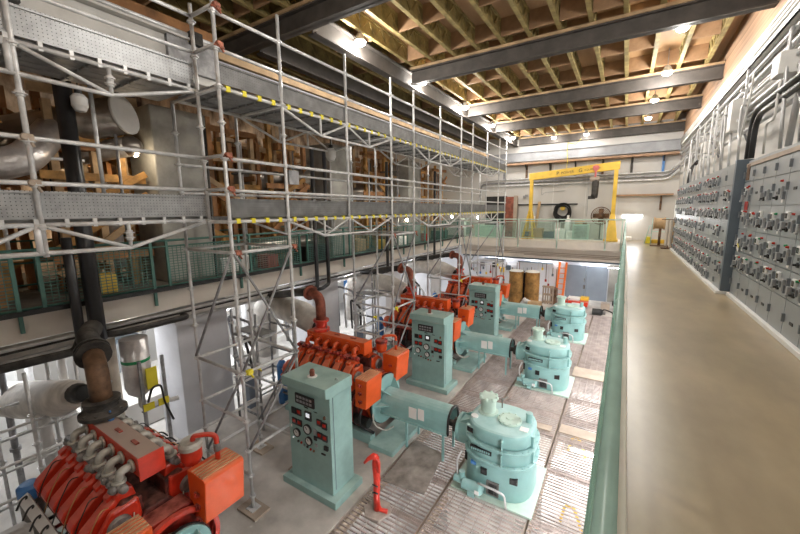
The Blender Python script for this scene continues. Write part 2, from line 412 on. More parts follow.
# ------------------------------------------------------------------ engines
def make_engine(loc, label, ports, dusty):
    t = thing('diesel_engine', label, 'engine', loc, 'red V12 engines in the hall')
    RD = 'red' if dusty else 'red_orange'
    for s in (-1, 1):
        b = MB(); b.box(-1.45, s*.5 - .08, 0, 1.05, s*.5 + .08, .2); b.build('skid_rail', 'teal', t, .01)
    b = MB(); b.box(1.05, -.66, 0, 1.62, .62, .1); b.build('skid_plate', 'teal', t, .01)
    b = MB(); b.prism([(-.34, .2), (.34, .2), (.4, .45), (-.4, .45)], 'yz', -1.2, .8); b.build('oil_pan', 'black_iron', t, .02)
    b = MB(); b.prism([(-.42, .45), (.42, .45), (.46, .75), (.30, 1.02), (.12, 1.25), (-.12, 1.25), (-.30, 1.02), (-.46, .75)], 'yz', -1.2, .62)
    for s in (-1, 1):
        for i in range(6): b.cyl((-1.05 + .29*i, s*.40, .62), (-1.05 + .29*i, s*.50, .60), .09, 12)
    b.build('crankcase', 'grime', t, .015)
    for s in (-1, 1):
        b = MB(); b.prism([(s*.10, 1.05), (s*.42, .86), (s*.66, 1.08), (s*.30, 1.46), (s*.12, 1.42)], 'yz', -1.18, .56); b.build('cylinder_bank', 'grime', t, .02)
        b = MB()
        pr = [(.14, 1.36), (.17, 1.545), (.235, 1.56), (.33, 1.525), (.35, 1.47), (.43, 1.44), (.64, 1.27), (.675, 1.20), (.66, 1.13), (.52, 1.10), (.3, 1.2)]
        b.prism([(s*y, z) for y, z in pr], 'yz', -.08, .08)
        b2 = [(s*.20, 1.545), (s*.34, 1.50), (s*.60, 1.285)]
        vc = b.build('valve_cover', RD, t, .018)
        b = MB()
        for y, z in ((.2, 1.565), (.47, 1.42), (.62, 1.30)): b.sphere((0, s*y, z), .018, 8, 5)
        pass
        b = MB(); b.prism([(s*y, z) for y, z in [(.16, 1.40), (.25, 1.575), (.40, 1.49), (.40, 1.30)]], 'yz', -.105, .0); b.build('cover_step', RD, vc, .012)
        vc.location = (-1.04, 0, 0)
        for i in range(1, 6): inst(vc, t, (-1.04 + .29*i, 0, 0))
        # ports from the central manifold
        b = MB(); b.tube([(0, s*.12, 1.74), (0, s*.25, 1.74), (0, s*.27, 1.62)], .047, 10, .05)
        b.cyl((0, s*.125, 1.74), (0, s*.15, 1.74), .075, 12); b.cyl((0, s*.27, 1.65), (0, s*.27, 1.615), .07, 12)
        pt = b.build('exhaust_port', ports, t); pt.location = (-.93, 0, 0)
        for i in range(1, 6): inst(pt, t, (-.93 + .27*i, 0, 0))
        b = MB()
        b.tube([(-1.15, s*.27, 1.60), (.52, s*.27, 1.58)], .05, 8)
        for i in range(18): b.sphere((-1.12 + .097*i, s*(.26 + .10*random.random()), 1.56 + .06*random.random()), .035 + .02*random.random(), 7, 5)
        b.build('water_rail', 'grey_iron' if dusty else 'dull_red', t)
        # injector lines
        for i in range(6):
            x = -1.04 + .29*i
            b = MB(); b.tube([(x + .1, s*.42, 1.46), (x + .14, s*.5, 1.50), (x + .15, s*.62, 1.30), (x + .1, s*.70, 1.05)], .007, 5, .05); b.build('fuel_line', 'copper_wire' if i % 2 else 'black_iron', t)
        b = MB(); b.box(-1.25, -.055, -.02, .55, .055, .02, Matrix.Translation((0, s*.75, 1.02)) @ Matrix.Rotation(s*-.5, 4, 'X'))
        rl = b.build('fuel_rail', 'white_pipe' if dusty else 'dull_red', t)
        for i in range(7):
            x = -1.15 + .27*i
            b = MB(); b.tube([(x, s*.75, 1.03), (x + .03, s*.74, 1.10), (x + .1, s*.80, 1.12), (x + .12, s*.86, 1.02)], .012, 5, .04); b.build('cable', 'black', rl)
        b = MB(); b.lathe([(0, .03), (.10, .03), (.115, .0), (.115, -.02)], (.60, s*.37, 1.24), 'x', 18); b.build('end_cover', 'grey_iron', t)
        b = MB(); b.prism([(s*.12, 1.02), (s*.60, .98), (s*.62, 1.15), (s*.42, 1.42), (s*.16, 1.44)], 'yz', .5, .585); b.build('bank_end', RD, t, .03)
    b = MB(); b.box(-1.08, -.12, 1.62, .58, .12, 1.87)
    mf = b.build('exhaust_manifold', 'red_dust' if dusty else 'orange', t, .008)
    for x in (-.25, .2):
        b = MB(); b.box(x - .07, -.02, 1.87, x + .07, .02, 1.882); b.build('lifting_slot', 'dull_red', mf)
    b = MB(); b.box(.58, -.135, 1.605, .60, .135, 1.885); b.build('manifold_end', 'red' if dusty else 'orange', mf, .005)
    b = MB(); b.lathe([(.0, 2.0), (.012, 2.0), (.012, 1.9), (.035, 1.9), (.035, 1.86)], (-.62, .05, 0), 'z', 10); b.build('sensor', 'blue' if dusty else 'grey_iron', mf)
    b = MB(); b.prism([(-.40, .35), (.40, .35), (.44, .9), (.25, 1.2), (-.25, 1.2), (-.44, .9)], 'yz', .6, .86); b.build('gear_case', 'dull_red', t, .03)
    b = MB(); b.lathe([(.30, .84), (.46, .88), (.50, .92), (.50, .97), (.44, .97)], (0, 0, .74), 'x', 32); b.build('flywheel_housing', RD, t)
    # control boxes at the flywheel end
    for s in (-1, 1):
        yc = s*.52
        b = MB(); pr = [(.78, .96), (1.10, .98), (1.16, 1.53), (1.13, 1.56), (.78, 1.56)] if s > 0 else [(.84, .86), (1.10, .86), (1.14, 1.44), (.86, 1.44)]
        b.prism(pr, 'xz', yc - .25, yc + .25)
        bx = b.build('control_box', 'orange', t, .012)
        for z in (1.0, 1.17, 1.33):
            b = MB(); b.box(.94, yc - .275, z - .02, 1.02, yc - .25, z + .02); b.cyl((.98, yc - .28, z - .035), (.98, yc - .28, z + .035), .012, 6); b.build('hinge', 'dull_red', bx)
        b = MB()
        zt = 1.56 if s > 0 else 1.44
        for k in range(5): b.box(.86 + .055*k, yc - .24, zt, .885 + .055*k, yc + .24, zt + .012)
        b.build('lid_rib', 'rib_tan', bx)
        b = MB(); b.bar((.9, yc, 1.0), (.9, yc - s*.1, .6), .06); b.build('bracket', 'dull_red', bx)
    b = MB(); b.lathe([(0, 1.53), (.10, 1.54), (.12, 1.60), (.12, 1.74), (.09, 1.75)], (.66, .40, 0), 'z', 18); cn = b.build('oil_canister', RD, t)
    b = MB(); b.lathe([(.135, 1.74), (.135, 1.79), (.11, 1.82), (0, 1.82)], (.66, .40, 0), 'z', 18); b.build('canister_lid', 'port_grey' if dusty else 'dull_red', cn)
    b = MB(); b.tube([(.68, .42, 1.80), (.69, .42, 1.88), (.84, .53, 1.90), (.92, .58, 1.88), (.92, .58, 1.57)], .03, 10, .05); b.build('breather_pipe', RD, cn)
    b = MB(); b.cyl((.92, .58, 1.68), (.92, .58, 1.78), .04, 10); b.build('hose_sleeve', 'grey_iron', cn)
    # auxiliaries low on the visible side
    b = MB(); b.lathe([(0, -.16), (.10, -.16), (.13, -.1), (.13, .12), (.08, .16), (0, .16)], (.42, -.60, .66), 'x', 16); b.build('starter_motor', 'yellow' if not dusty else 'dull_red', t)
    b = MB(); b.lathe([(0, -.2), (.13, -.2), (.13, .2), (0, .2)], (.2, -.62, .34), 'x', 16); b.lathe([(0, -.12), (.1, -.12), (.1, .2), (0, .2)], (.78, -.52, .42), 'x', 14); b.build('alternator', 'black', t)
    for k in range(9):
        x = -1.1 + .24*k + random.uniform(-.05, .05); y = -.5 - .2*random.random()
        b = MB(); b.tube([(x, -.4, .95 - .3*random.random()), (x + .1, y - .08, .7), (x + .1*random.random(), y, .38), (x + .3, y + .1, .25)], .016 + .014*random.random(), 6, .1)
        b.build('hose', random.choice(['black', 'black', 'black_iron', 'dull_red']), t)
    for k in range(4):
        x = -.9 + .42*k
        b = MB(); b.lathe([(0, 0), (.07, 0), (.08, .06), (.08, .26), (.04, .30), (0, .30)], (x, -.62, .25), 'z', 12); b.build('filter', random.choice(['dull_red', 'black_iron', 'grey_iron', 'blue']), t)
    b = MB(); b.tube([(.98, -.3, 1.02), (1.04, -.48, .6), (1.1, -.52, .42), (1.3, -.42, .3), (1.35, -.2, .3)], .018, 6, .15); b.build('hose', 'port_grey', t)
    for k in range(3):
        b = MB(); b.tube([(.6, -.35 + .06*k, 1.30), (.68, -.3, 1.12 - .05*k), (.89, -.15 + .08*k, .98), (.88, .1, .94), (.62, .28, 1.2)], .007, 5, .12); b.build('wire', 'beige_pipe', t)
    # turbo / raw water pump at the far end
    b = MB(); b.lathe([(0, -.2), (.18, -.2), (.2, -.14), (.2, .02), (.13, .08), (0, .08)], (-1.32, -.35, .95), 'x', 18); b.cyl((-1.3, -.35, .95), (-1.3, -.6, 1.0), .1, 14); b.build('water_pump', RD, t)
    return t
ELAB = ['dusty red diesel engine with grey topped manifold, cut by the picture bottom', 'orange red diesel engine behind the control cabinet with the stanchion before it',
        'orange red diesel engine behind the second control cabinet along the row', 'small looking red engine at the far end of the engine row']
for k, y in enumerate(EY):
    make_engine((-5.0, y, 0), ELAB[k], 'port_grey' if k == 0 else 'red_orange', k == 0)

# ------------------------------------------------------------------ shaft guards
def make_guard(loc, rd=.50):
    t = thing('shaft_guard', '', 'shaft guard', loc, 'teal shaft guards')
    R = .24
    pr = [(-R, -.2), (-R, 0)] + [(R*math.cos(a), R*math.sin(a)) for a in [PI - PI*k/12 for k in range(1, 12)]] + [(R, 0), (R, -.2)]
    inn = [(y*.94, z*.94 if z > 0 else z) for y, z in reversed(pr)]
    b = MB(); b.prism([(y, z + .74) for y, z in pr + inn], 'yz', -.72, .74, False); b.build('cover', 'teal_pump', t)
    b = MB(); b.lathe([(0, -.79), (rd, -.79), (rd, -.745), (.22, -.745)], (0, 0, .74), 'x', 36); d = b.build('end_disc', 'teal_pump', t)
    b = MB(); b.lathe([(rd + .005, -.80), (rd + .015, -.80), (rd + .015, -.765), (rd + .005, -.765)], (0, 0, .74), 'x', 36); b.build('seal', 'black', d)
    for a in (50, 130, 180, 0):
        c, s = math.cos(math.radians(a)), math.sin(math.radians(a))
        b = MB(); u = Vector((0, c, s)); p = Vector((-.745, 0, .74))
        w = Vector((0, -s, c)) * .012
        q = [p + u*.2, p + u*(rd - .04), p + u*.24 + Vector((.22, 0, 0)), p + u*.2 + Vector((.22, 0, 0))]
        b.add([x - w for x in q] + [x + w for x in q], [(3, 2, 1, 0), (4, 5, 6, 7), (0, 1, 5, 4), (1, 2, 6, 5), (2, 3, 7, 6), (3, 0, 4, 7)]); b.build('gusset', 'teal_pump', d)
    b = MB(); b.tube([(.75, y*1.0, z + .74) for y, z in pr], .022, 7); b.build('end_seal', 'black', t)
    b = MB(); b.box(-.72, -R - .03, .53, .74, -R, .56); b.box(-.72, R, .53, .74, R + .03, .56); b.build('flange', 'teal_pump', t)
    for x in (-.12, .66):
        for s in (-1, 1):
            b = MB(); b.box(x - .02, s*R - .02, 0, x + .02, s*R + .02, .56); b.build('leg', 'teal_pump', t)
    for x, w, z in ((.02, .17, .78), (.2, .13, .8)):
        b = MB(); b.box(x - w/2, -R - .012, z - .13, x + w/2, -R - .004, z + .09); b.build('notice', 'paper', t, label='white paper notice')
        b = MB()
    return t
GL = ['teal guard disc on the flywheel of the dusty engine at the picture bottom', 'teal shaft guard with paper notices, between orange boxes and the front gear drive',
      'teal shaft guard leading to the middle gear drive', 'teal shaft guard leading to the farthest gear drive']
g0 = make_guard((-3.2, EY[0] , 0), .34); g0['label'] = GL[0]
g0 = make_guard((-3.2, EY[1], 0)); g0['label'] = GL[1]
for k in (2, 3): copy_tree(g0, None, (-3.2, EY[k], 0), GL[k])

# ------------------------------------------------------------------ right angle gear drives
def sup(a, bb, n=32, e=2.7, xo=0):
    out = []
    for k in range(n):
        t = 2*PI*k/n; c, s = math.cos(t), math.sin(t)
        out.append((xo + a*math.copysign(abs(c)**(2/e), c), bb*math.copysign(abs(s)**(2/e), s)))
    return out
def make_drive(loc):
    t = thing('gear_drive', '', 'gear drive', loc, 'teal gear drives in the hall')
    b = MB(); b.box(-.66, -.62, 0, .64, .62, .035); b.build('base_plate', 'pale_green', t, .005)
    def layer(nm, a, bb, z0, z1, bev=.015, smooth=True, m='teal_pump', par=None):
        b = MB(); b.prism(sup(a, bb), 'xy', z0, z1, smooth); return b.build(nm, m, par or t, bev)
    lower = layer('lower_case', .555, .525, .03, .62)
    mid = layer('middle_case', .54, .51, .635, .86)
    up = layer('upper_case', .525, .495, .89, 1.14, .05)
    for lay, z, a, bb in ((0, .638, .57, .54), (1, .893, .56, .53)):
        b = MB(); b.prism(sup(a + .02, bb + .02), 'xy', z - .04, z, True)
        for k in range(24):
            x, y = sup(a, bb, 24)[k]; b.cyl((x, y, z), (x, y, z + .018), .014, 6)
        b.build('flange', 'teal_pump', t, .006)
    for a in (-75, -20, 40, 110):
        c, s = math.cos(math.radians(a)), math.sin(math.radians(a)); k = .53
        T = Matrix.Rotation(math.radians(a), 4, 'Z')
        b = MB(); b.box(k - .03, -.012, .89, k + .05, .012, 1.08, T); b.box(k - .03, -.012, .64, k + .06, .012, .85, T); b.build('rib', 'teal_pump', t, .004)
    # oil filler dome and lids
    b = MB(); b.lathe([(.17, 1.14), (.17, 1.16), (.125, 1.17), (.125, 1.37), (.145, 1.37), (.145, 1.39), (.155, 1.395), (.15, 1.43), (.10, 1.44), (0, 1.445)], (-.27, .06, 0), 'z', 20)
    for k in range(8): b.sphere((-.27 + .14*math.cos(k*PI/4), .06 + .14*math.sin(k*PI/4), 1.42), .035, 7, 5)
    b.build('filler_dome', 'pale_green', t)
    b = MB(); b.lathe([(.19, 1.14), (.19, 1.165), (.15, 1.175), (.06, 1.175), (.05, 1.19), (0, 1.19)], (.12, -.02, 0), 'z', 22)
    for k in range(10): b.cyl((.12 + .17*math.cos(k*PI/5), -.02 + .17*math.sin(k*PI/5), 1.165), (.12 + .17*math.cos(k*PI/5), -.02 + .17*math.sin(k*PI/5), 1.185), .014, 6)
    b.build('lid', 'pale_green', t)
    b = MB(); b.lathe([(.05, 1.13), (.05, 1.26), (.055, 1.27), (.055, 1.30), (0, 1.31)], (.40, .10, 0), 'z', 14); b.build('vent_cap', 'teal_pump', t)
    b = MB(); b.box(.32, -.22, 1.141, .45, -.10, 1.148); b.build('notice', 'paper', t, label='faded pink and white sticker')
    b = MB(); b.lathe([(.0, 1.16), (.06, 1.16), (.06, 1.14)], (-.42, -.2, 0), 'z', 14); b.build('round_label', 'paper', t)
    # input neck
    b = MB(); b.prism([(-.2, .56), (.2, .56), (.24, .75), (.17, .92), (-.17, .92), (-.24, .75)], 'yz', -.72, -.45); b.lathe([(0, -.76), (.25, -.76), (.25, -.71), (.2, -.71)], (0, 0, .74), 'x', 22)
    b.build('input_neck', 'teal_pump', t, .01)
    b = MB(); b.lathe([(0, -.98), (.06, -.98), (.06, -.86), (.13, -.86), (.13, -.8), (.07, -.78), (.07, -.75)], (0, 0, .74), 'x', 16); b.build('coupling', 'black_iron', t)
    for s in (-1, 1):
        b = MB(); b.prism([(-.72, .92), (-.45, 1.08), (-.45, .92)], 'xz', s*.14 - .012, s*.14 + .012); b.build('gusset', 'teal_pump', t)
    # plates, vents and openings on the camera side
    def onface(nm, x, z, w, h, m, d=.02, lab=None, bbv=.525, a=.555):
        xx = max(-1, min(1, abs(x)/a)); y = -bbv*(1 - xx**2.7)**(1/2.7)
        b = MB(); b.box(-w/2, -d, -h/2, w/2, .03, h/2, Matrix.Translation((x, y - .004, z)) @ Matrix.Rotation(math.atan2(.6*(x/a)**3, 1), 4, 'Z')); return b.build(nm, m, t, .003, lab)
    onface('louvre', -.42, 1.0, .17, .13, 'teal', .02, None, .495, .525); onface('louvre_opening', -.42, 1.0, .12, .09, 'glass_dark', .024, None, .495, .525)
    b = MB()
    pl = onface('nameplate', -.2, .775, .36, .075, 'black', .012, 'black maker plate with worn raised letters', .51, .54)
    for k in range(9):
        b.box(-.36 + .036*k, -.525, .757, -.336 + .036*k, -.512, .793)
    b.build('raised_letters', 'teal_pump', t)
    for x, z, w, h, m in ((-.50, .46, .06, .16, 'black'), (-.32, .50, .09, .05, 'blue'), (-.13, .45, .10, .11, 'black'), (.33, .42, .12, .10, 'black'), (.02, .2, .2, .24, 'grey_iron'), (.02, .2, .15, .19, 'black')):
        onface('inspection_port', x, z, w, h, m)
    # lube motor
    b = MB(); b.lathe([(0, -.17), (.06, -.17), (.085, -.15), (.085, .10), (.10, .10), (.10, .14), (.06, .18), (0, .18)], (-.28, -.65, .20), 'x', 18); mo = b.build('lube_motor', 'teal_pump', t)
    b = MB(); b.box(-.34, -.70, .04, -.22, -.60, .13); b.build('motor_foot', 'teal_pump', mo)
    b = MB(); b.box(-.2, -.755, .17, -.13, -.745, .23); b.build('motor_plate', 'paper', mo)
    b = MB(); b.lathe([(0, -.08), (.06, -.08), (.06, .1), (0, .1)], (-.52, -.6, .2), 'x', 14); b.lathe([(0, 0), (.05, 0), (.05, .16), (0, .16)], (-.47, -.6, .2), 'z', 12); b.build('lube_pump', 'teal_pump', mo)
    b = MB(); b.tube([(-.18, -.66, .30), (.06, -.68, .32), (.24, -.66, .28), (.27, -.64, .03)], .017, 8, .06); b.build('conduit', 'galv', t)
    b = MB(); b.tube([(-.53, -.45, .62), (-.58, -.56, .50), (-.55, -.6, .28)], .016, 8, .06); b.build('conduit', 'galv', t)
    b = MB(); b.tube([(-.1, .3, 1.14), (-.1, .3, 1.30), (-.02, .36, 1.34)], .012, 6); b.sphere((-.1, .3, 1.30), .03, 8, 6); b.tube([(-.48, .3, 1.1), (-.48, .3, 1.27)], .012, 6); b.sphere((-.48, .3, 1.27), .028, 8, 6); b.build('grease_fitting', 'grey_iron', t)
    return t
DL = ['teal gear drive with oil dome closest to the picture bottom', 'teal gear drive in the middle of the row of three', 'teal gear drive farthest down the hall, before the red cart']
d0 = make_drive((-1.5, EY[1] - .12, 0)); d0['label'] = DL[0]
for k in (2, 3): copy_tree(d0, None, (-1.5, EY[k] - .12, 0), DL[k-1])

# ------------------------------------------------------------------ control cabinets
def make_cabinet(loc):
    t = thing('control_cabinet', '', 'control cabinet', loc, 'teal engine control cabinets')
    b = MB(); b.box(-.60, -.34, 0, .60, .34, .12); b.build('plinth', 'teal', t, .008)
    b = MB(); b.box(-.47, -.24, .12, .47, .27, 1.80); b.build('body', 'teal', t, .006)
    b = MB(); b.prism([(-.335, 1.82), (-.335, 1.97), (.28, 1.97), (.28, 1.78), (-.24, 1.78)], 'yz', -.485, .485); b.build('hood', 'teal', t, .008)
    b = MB(); b.lathe([(.08, 1.97), (.08, 1.98), (.035, 1.985), (0, 1.985)], (-.02, -.1, 0), 'z', 16); bl = b.build('beacon_base', 'paper', t)
    b = MB(); b.lathe([(.04, 1.98), (.042, 2.06), (.03, 2.09), (0, 2.10)], (-.02, -.1, 0), 'z', 14); b.build('beacon_lens', 'rust_pipe', bl)
    b = MB(); b.tube([(.38, .0, 1.97), (.38, 0, 1.99), (.41, 0, 2.0), (.44, 0, 1.99), (.44, 0, 1.97)], .006, 6); b.build('lifting_eye', 'galv', t)
    yf = -.24
    def pn(nm, x, z, w, h, m, d=.02, par=None, lab=None): 
        b = MB(); b.box(x - w/2, yf - d, z - h/2, x + w/2, yf, z + h/2); return b.build(nm, m, par or t, .003, lab)
    def dial(x, z, r):
        b = MB(); b.lathe([(r, 0), (r, -.03), (r*.8, -.03)], (x, yf, z), 'y', 20); g = b.build('gauge', 'black', t)
        b = MB(); b.lathe([(0, -.024), (r*.8, -.024)], (x, yf, z), 'y', 20); b.build('gauge_dial', 'gauge', g)
        b = MB(); b.bar((x, yf - .026, z), (x - r*.4, yf - .026, z + r*.5), .008, .004, (0, 1, 0)); b.build('needle', 'black', g)
    an = pn('annunciator', -.06, 1.61, .42, .17, 'black', .025)
    for r in range(2):
        for k in range(5): pn('annunciator_window', -.21 + .072*k, 1.645 - .068*r, .055, .042, 'galv_dark', .028, an)
    pn('tag_plate', -.05, 1.49, .09, .02, 'glass_dark', .006); pn('tag_plate', .16, 1.47, .08, .015, 'glass_dark', .006)
    for x, z in ((-.33, 1.36), (-.21, 1.36), (-.33, 1.17), (-.21, 1.17), (.24, 1.32), (.35, 1.30), (.24, 1.10), (.35, 1.09)):
        s = pn('meter', x, z, .105, .11, 'black', .02)
        if not (x == -.33 and z == 1.36): pn('meter_face', x, z + .01, .07, .055, 'lamp_red', .024, s)
    s = pn('display', .0, 1.36, .14, .15, 'black', .022); pn('display_screen', 0, 1.375, .08, .07, 'led_white', .026, s)
    dial(-.03, 1.12, .085); dial(-.28, .98, .075); dial(-.01, .92, .072)
    pn('switch', .14, 1.13, .07, .09, 'galv_dark'); pn('switch', .14, 1.02, .06, .07, 'black'); pn('switch', .15, .90, .05, .05, 'galv_dark')
    pn('switch', .37, .93, .08, .07, 'black', .03); pn('switch', .30, .80, .09, .02, 'black'); pn('switch', .36, 1.44, .03, .05, 'brown_pipe', .03)
    for k in range(6):
        pn('push_button', -.26 + .07*k, .83 - .012*k + .01*(k % 2), .03, .03, ['black', 'lamp_red', 'galv_dark', 'black', 'lamp_red', 'brown_pipe'][k], .025)
    pn('indicator', -.38, .86, .02, .02, 'led_white'); pn('tag_plate', -.42, 1.06, .04, .05, 'paper', .006)
    b = MB(); b.box(.475, -.18, .2, .478, -.17, 1.78); b.build('side_seam', 'gear_end', t)
    return t
CL = ['teal control cabinet with gauges standing beside the red wrapped stanchion', 'teal control cabinet with gauges, second along the row from the red stanchion', 'teal control cabinet with gauges at the far end of the row']
c0 = make_cabinet((-4.07, 3.93, 0)); c0['label'] = CL[0]
for k in (1, 2): copy_tree(c0, None, (-4.07, 3.93 + EP*k, 0), CL[k])

# ------------------------------------------------------------------ red wrapped stanchion
t = thing('stanchion', 'red plastic wrapped stanchion on a grey base plate on the grating', 'stanchion', (-2.9, 3.9, 0))
b = MB(t); b.prism([(-3.12, 3.84), (-2.98, 3.70), (-2.76, 3.74), (-2.68, 3.95), (-2.80, 4.1), (-3.03, 4.09)], 'xy', .03, .07); b.build('base_plate', 'base_tan', t, .006)
b = MB(t); b.tube([(-2.9, 3.9, .07), (-2.91, 3.9, .3), (-2.895, 3.9, .6), (-2.91, 3.9, .84), (-2.9, 3.9, .95)], [.055, .05, .055, .06, .05], 10); b.build('wrapped_post', 'shrink_red', t)
b = MB(t); b.tube([(-2.9, 3.9, .95), (-2.93, 3.87, .98), (-3.0, 3.83, .93), (-3.05, 3.80, .86)], [.05, .045, .03, .018], 8); b.tube([(-2.9, 3.9, .94), (-2.85, 3.88, .9), (-2.83, 3.87, .74)], [.04, .035, .02], 8); b.build('loose_wrap', 'shrink_red', t)
b = MB(t); b.tube([(-2.9, 3.9, .12), (-2.83, 3.9, .09), (-2.73, 3.93, .085)], [.05, .03, .035], 8); b.build('wrap_tail', 'shrink_red', t)
b = MB(t); b.tube([(-2.945, 3.86, .5), (-2.9, 3.845, .52), (-2.85, 3.86, .5)], .012, 6); b.tube([(-2.95, 3.86, .36), (-2.9, 3.84, .4), (-2.85, 3.86, .38)], .012, 6); b.build('tape_band', 'black', t)

# ------------------------------------------------------------------ gratings
XC = [-3.3, -2.22, -.9, .3]
gcache = {}
def grating(x0, y0, x1, y1, label):
    w, d = round(x1 - x0, 3), round(y1 - y0, 3)
    if (w, d) not in gcache:
        b = MB(); n = int(d / .072)
        for k in range(n + 1):
            y = d * k / n; b.box(0, max(0, y - .008), -.022, w, min(d, y + .008), 0)
        m = int(w / .16)
        for k in range(m + 1):
            x = w * k / m; b.box(max(0, x - .005), 0, -.014, min(w, x + .005), d, -.003)
        me = b.mesh('floor_grating'); me.materials.append(M['grate']); gcache[(w, d)] = me
    o = bpy.data.objects.new('floor_grating', gcache[(w, d)]); C.objects.link(o); o.location = (x0, y0, 0)
    tag(o, label, 'grating', 'steel floor gratings')
rows = []
y = 1.25; ri = 0
for k in range(4):
    c = EY[k]
    rows += [(c - .62, c + .62, 'p'), (c + .66, c + 1.66, 'g'), (c + 1.7, c + 2.5, 'g'), (c + 2.54, c + 3.44, 'g')]
cn = ['by the cabinets', 'in the middle strip', 'under the gallery edge']
for r, (ya, yb, kd) in enumerate(rows):
    ya = max(ya, 1.22); yb = min(yb, 17.28)
    if yb - ya < .2: continue
    for c in range(3):
        if kd == 'p' and c == 1 and r > 1: continue
        lb = f'steel floor grating {cn[c]}, {ORD[r]} row counted from the picture bottom'
        grating(XC[c] + .02, ya, XC[c+1] - .02, yb, lb)
for k in range(1, 4):
    b = MB(); b.box(-2.2, EY[k] - .78, -1.55, -.92, EY[k] + .62, -.002)
    solo(b, 'drive_pedestal', 'concrete', f'concrete pedestal under the {["front", "middle", "farthest"][k-1]} gear drive', 'pedestal', bevel=.01)
for i, x in enumerate(XC):
    b = MB(); ibeam(b, (x, 1.22, -.24), (x, 17.28, -.24), .08, .195)
    solo(b, 'grating_beam', 'tan', f'steel beam under the gratings, {ORD[i]} from the control cabinets', 'beam')
for r, (ya, yb, kd) in enumerate(rows[1:]):
    if ya > 17: continue
    b = MB(); b.box(-3.3, ya - .05, -.12, .3, ya + .01, -.045); solo(b, 'grating_joist', 'grate', f'cross bar carrying the gratings, {ORD[r]} from the picture bottom', 'beam')
for (x0, y0, x1, y1, lb, m) in ((-.85, 7.5, .25, 7.82, 'tan wooden plank laid over the grating before the middle gear drive', 'tan'),
                               (-.95, 10.45, -.05, 11.1, 'square tan board laid over the grating behind the middle gear drive', 'tan'),
                               (-2.0, 7.42, -1.0, 7.62, 'narrow tan board on the grating behind the front gear drive', 'tan')):
    b = MB(); b.box(x0, y0, .002, x1, y1, .03); solo(b, 'floor_board', m, lb, 'board', bevel=.004)
T = Matrix.Translation((-2.86, 5.12, 0)) @ Matrix.Rotation(-.12, 4, 'Z')
b = MB(); b.prism([(-.40, -.62), (.36, -.52), (.22, .52), (-.46, .62)], 'xy', .004, .022)
solo(b, 'floor_mat', 'plate', 'worn scuffed brown plywood sheet lying on the grating by the front shaft', 'sheet').location = (-2.86, 5.1, .004)
# pit lamps (tubes hung under the gratings)
PT = [(-1.55, 3.3), (-1.55, 7.7), (-1.55, 11.8), (-1.55, 15.9), (-.2, 4.5), (-.2, 8.6), (-.2, 12.5)]
for i, (x, y) in enumerate(PT):
    b = MB(); b.cyl((x - .5, y, -1.0), (x + .5, y, -1.0), .03, 8)
    solo(b, 'pit_tube_lamp', 'tube', f'lit tube lamp in the pit under the gratings, {ORD[i]} from the front', 'lamp', 'tube lamps in the pit')
    light('pit_light', 'AREA', (x, y, -.95), 46, (1, .98, .96), 1., None, .1).rotation_euler = (0, 0, 0)
for i, (x, y) in enumerate([(-.5, 2.6), (-.45, 6.9), (-.6, 9.3)]):
    b = MB(); b.tube([(x - .2, y, -1.5), (x - .15, y + .1, -1.2), (x, y + .1, -1.15), (x + .1, y, -1.3), (x + .2, y - .1, -1.5)], .03, 8, .1)
    solo(b, 'pit_hose', 'yellow', f'yellow hose in the pit under the grating, {ORD[i]} from the front', 'hose')
#PART2
# ------------------------------------------------------------------ teal gallery rail and glass balcony rail
b = MB(); b.tube([(.008, .2, 4.05), (.008, 19.3, 4.05)], .0195, 12)
t = thing('gallery_rail', 'teal handrail running along the edge of the tan gallery floor', 'railing', (-.02, 0, 2.6))
b.off = t.location; b.build('top_rail', 'teal_rail', t)
b = MB(t); b.tube([(-.02, .45, 3.58), (-.02, 19.2, 3.58)], .02, 8); b.tube([(-.02, .45, 3.14), (-.02, 19.2, 3.14)], .02, 8); b.build('lower_rail', 'teal_rail', t)
pm = None
for k in range(11):
    y = .58 + 1.86 * k
    if pm is None:
        b = MB((-.02, 0, 2.6)); b.tube([(.005, 0, 4.05), (-.01, 0, 3.0), (-.01, 0, 2.7)], .019, 10); b.sphere((.006, 0, 4.05), .025, 10, 6); pm = b.build('post', 'teal_rail', t); pm.location = (0, y, 0)
    else: inst(pm, t, (0, y, 0))
    if k < 10:
        b = MB(t); b.box(-.025, y + .12, 3.18, -.015, y + 1.74, 3.98); b.build('glass_panel', 'rail_glass', t)
t = thing('balcony_rail', 'pale green railing with glass panels along the end balcony', 'railing', (-4, 19.31, 2.6))
b = MB(t); b.tube([(-8.0, 19.31, 4.07), (.0, 19.31, 4.07)], .028, 8); b.build('top_rail', 'pale_green', t)
pm = None
for k, x in enumerate((-7.75, -5.75, -4.75, -2.85, -.75, -.12)):
    b = MB(t); b.tube([(x, 19.31, 4.07), (x, 19.31, 2.72)], .028, 8); b.box(x - .03, 19.3, 2.62, x + .03, 19.35, 2.8); b.build('post', 'pale_green', t)
for x0, x1 in ((-7.7, -5.8), (-5.7, -4.85), (-4.65, -2.95), (-2.75, -.85)):
    b = MB(t); b.box(x0, 19.305, 3.12, x1, 19.315, 3.93); g = b.build('glass_panel', 'rail_glass', t)
    b = MB(t)
    for z in (3.1, 3.93): b.box(x0, 19.29, z, x1, 19.33, z + .03)
    for x in (x0, x1 - .03): b.box(x, 19.29, 3.1, x + .03, 19.33, 3.96)
    b.build('panel_frame', 'pale_green', g)

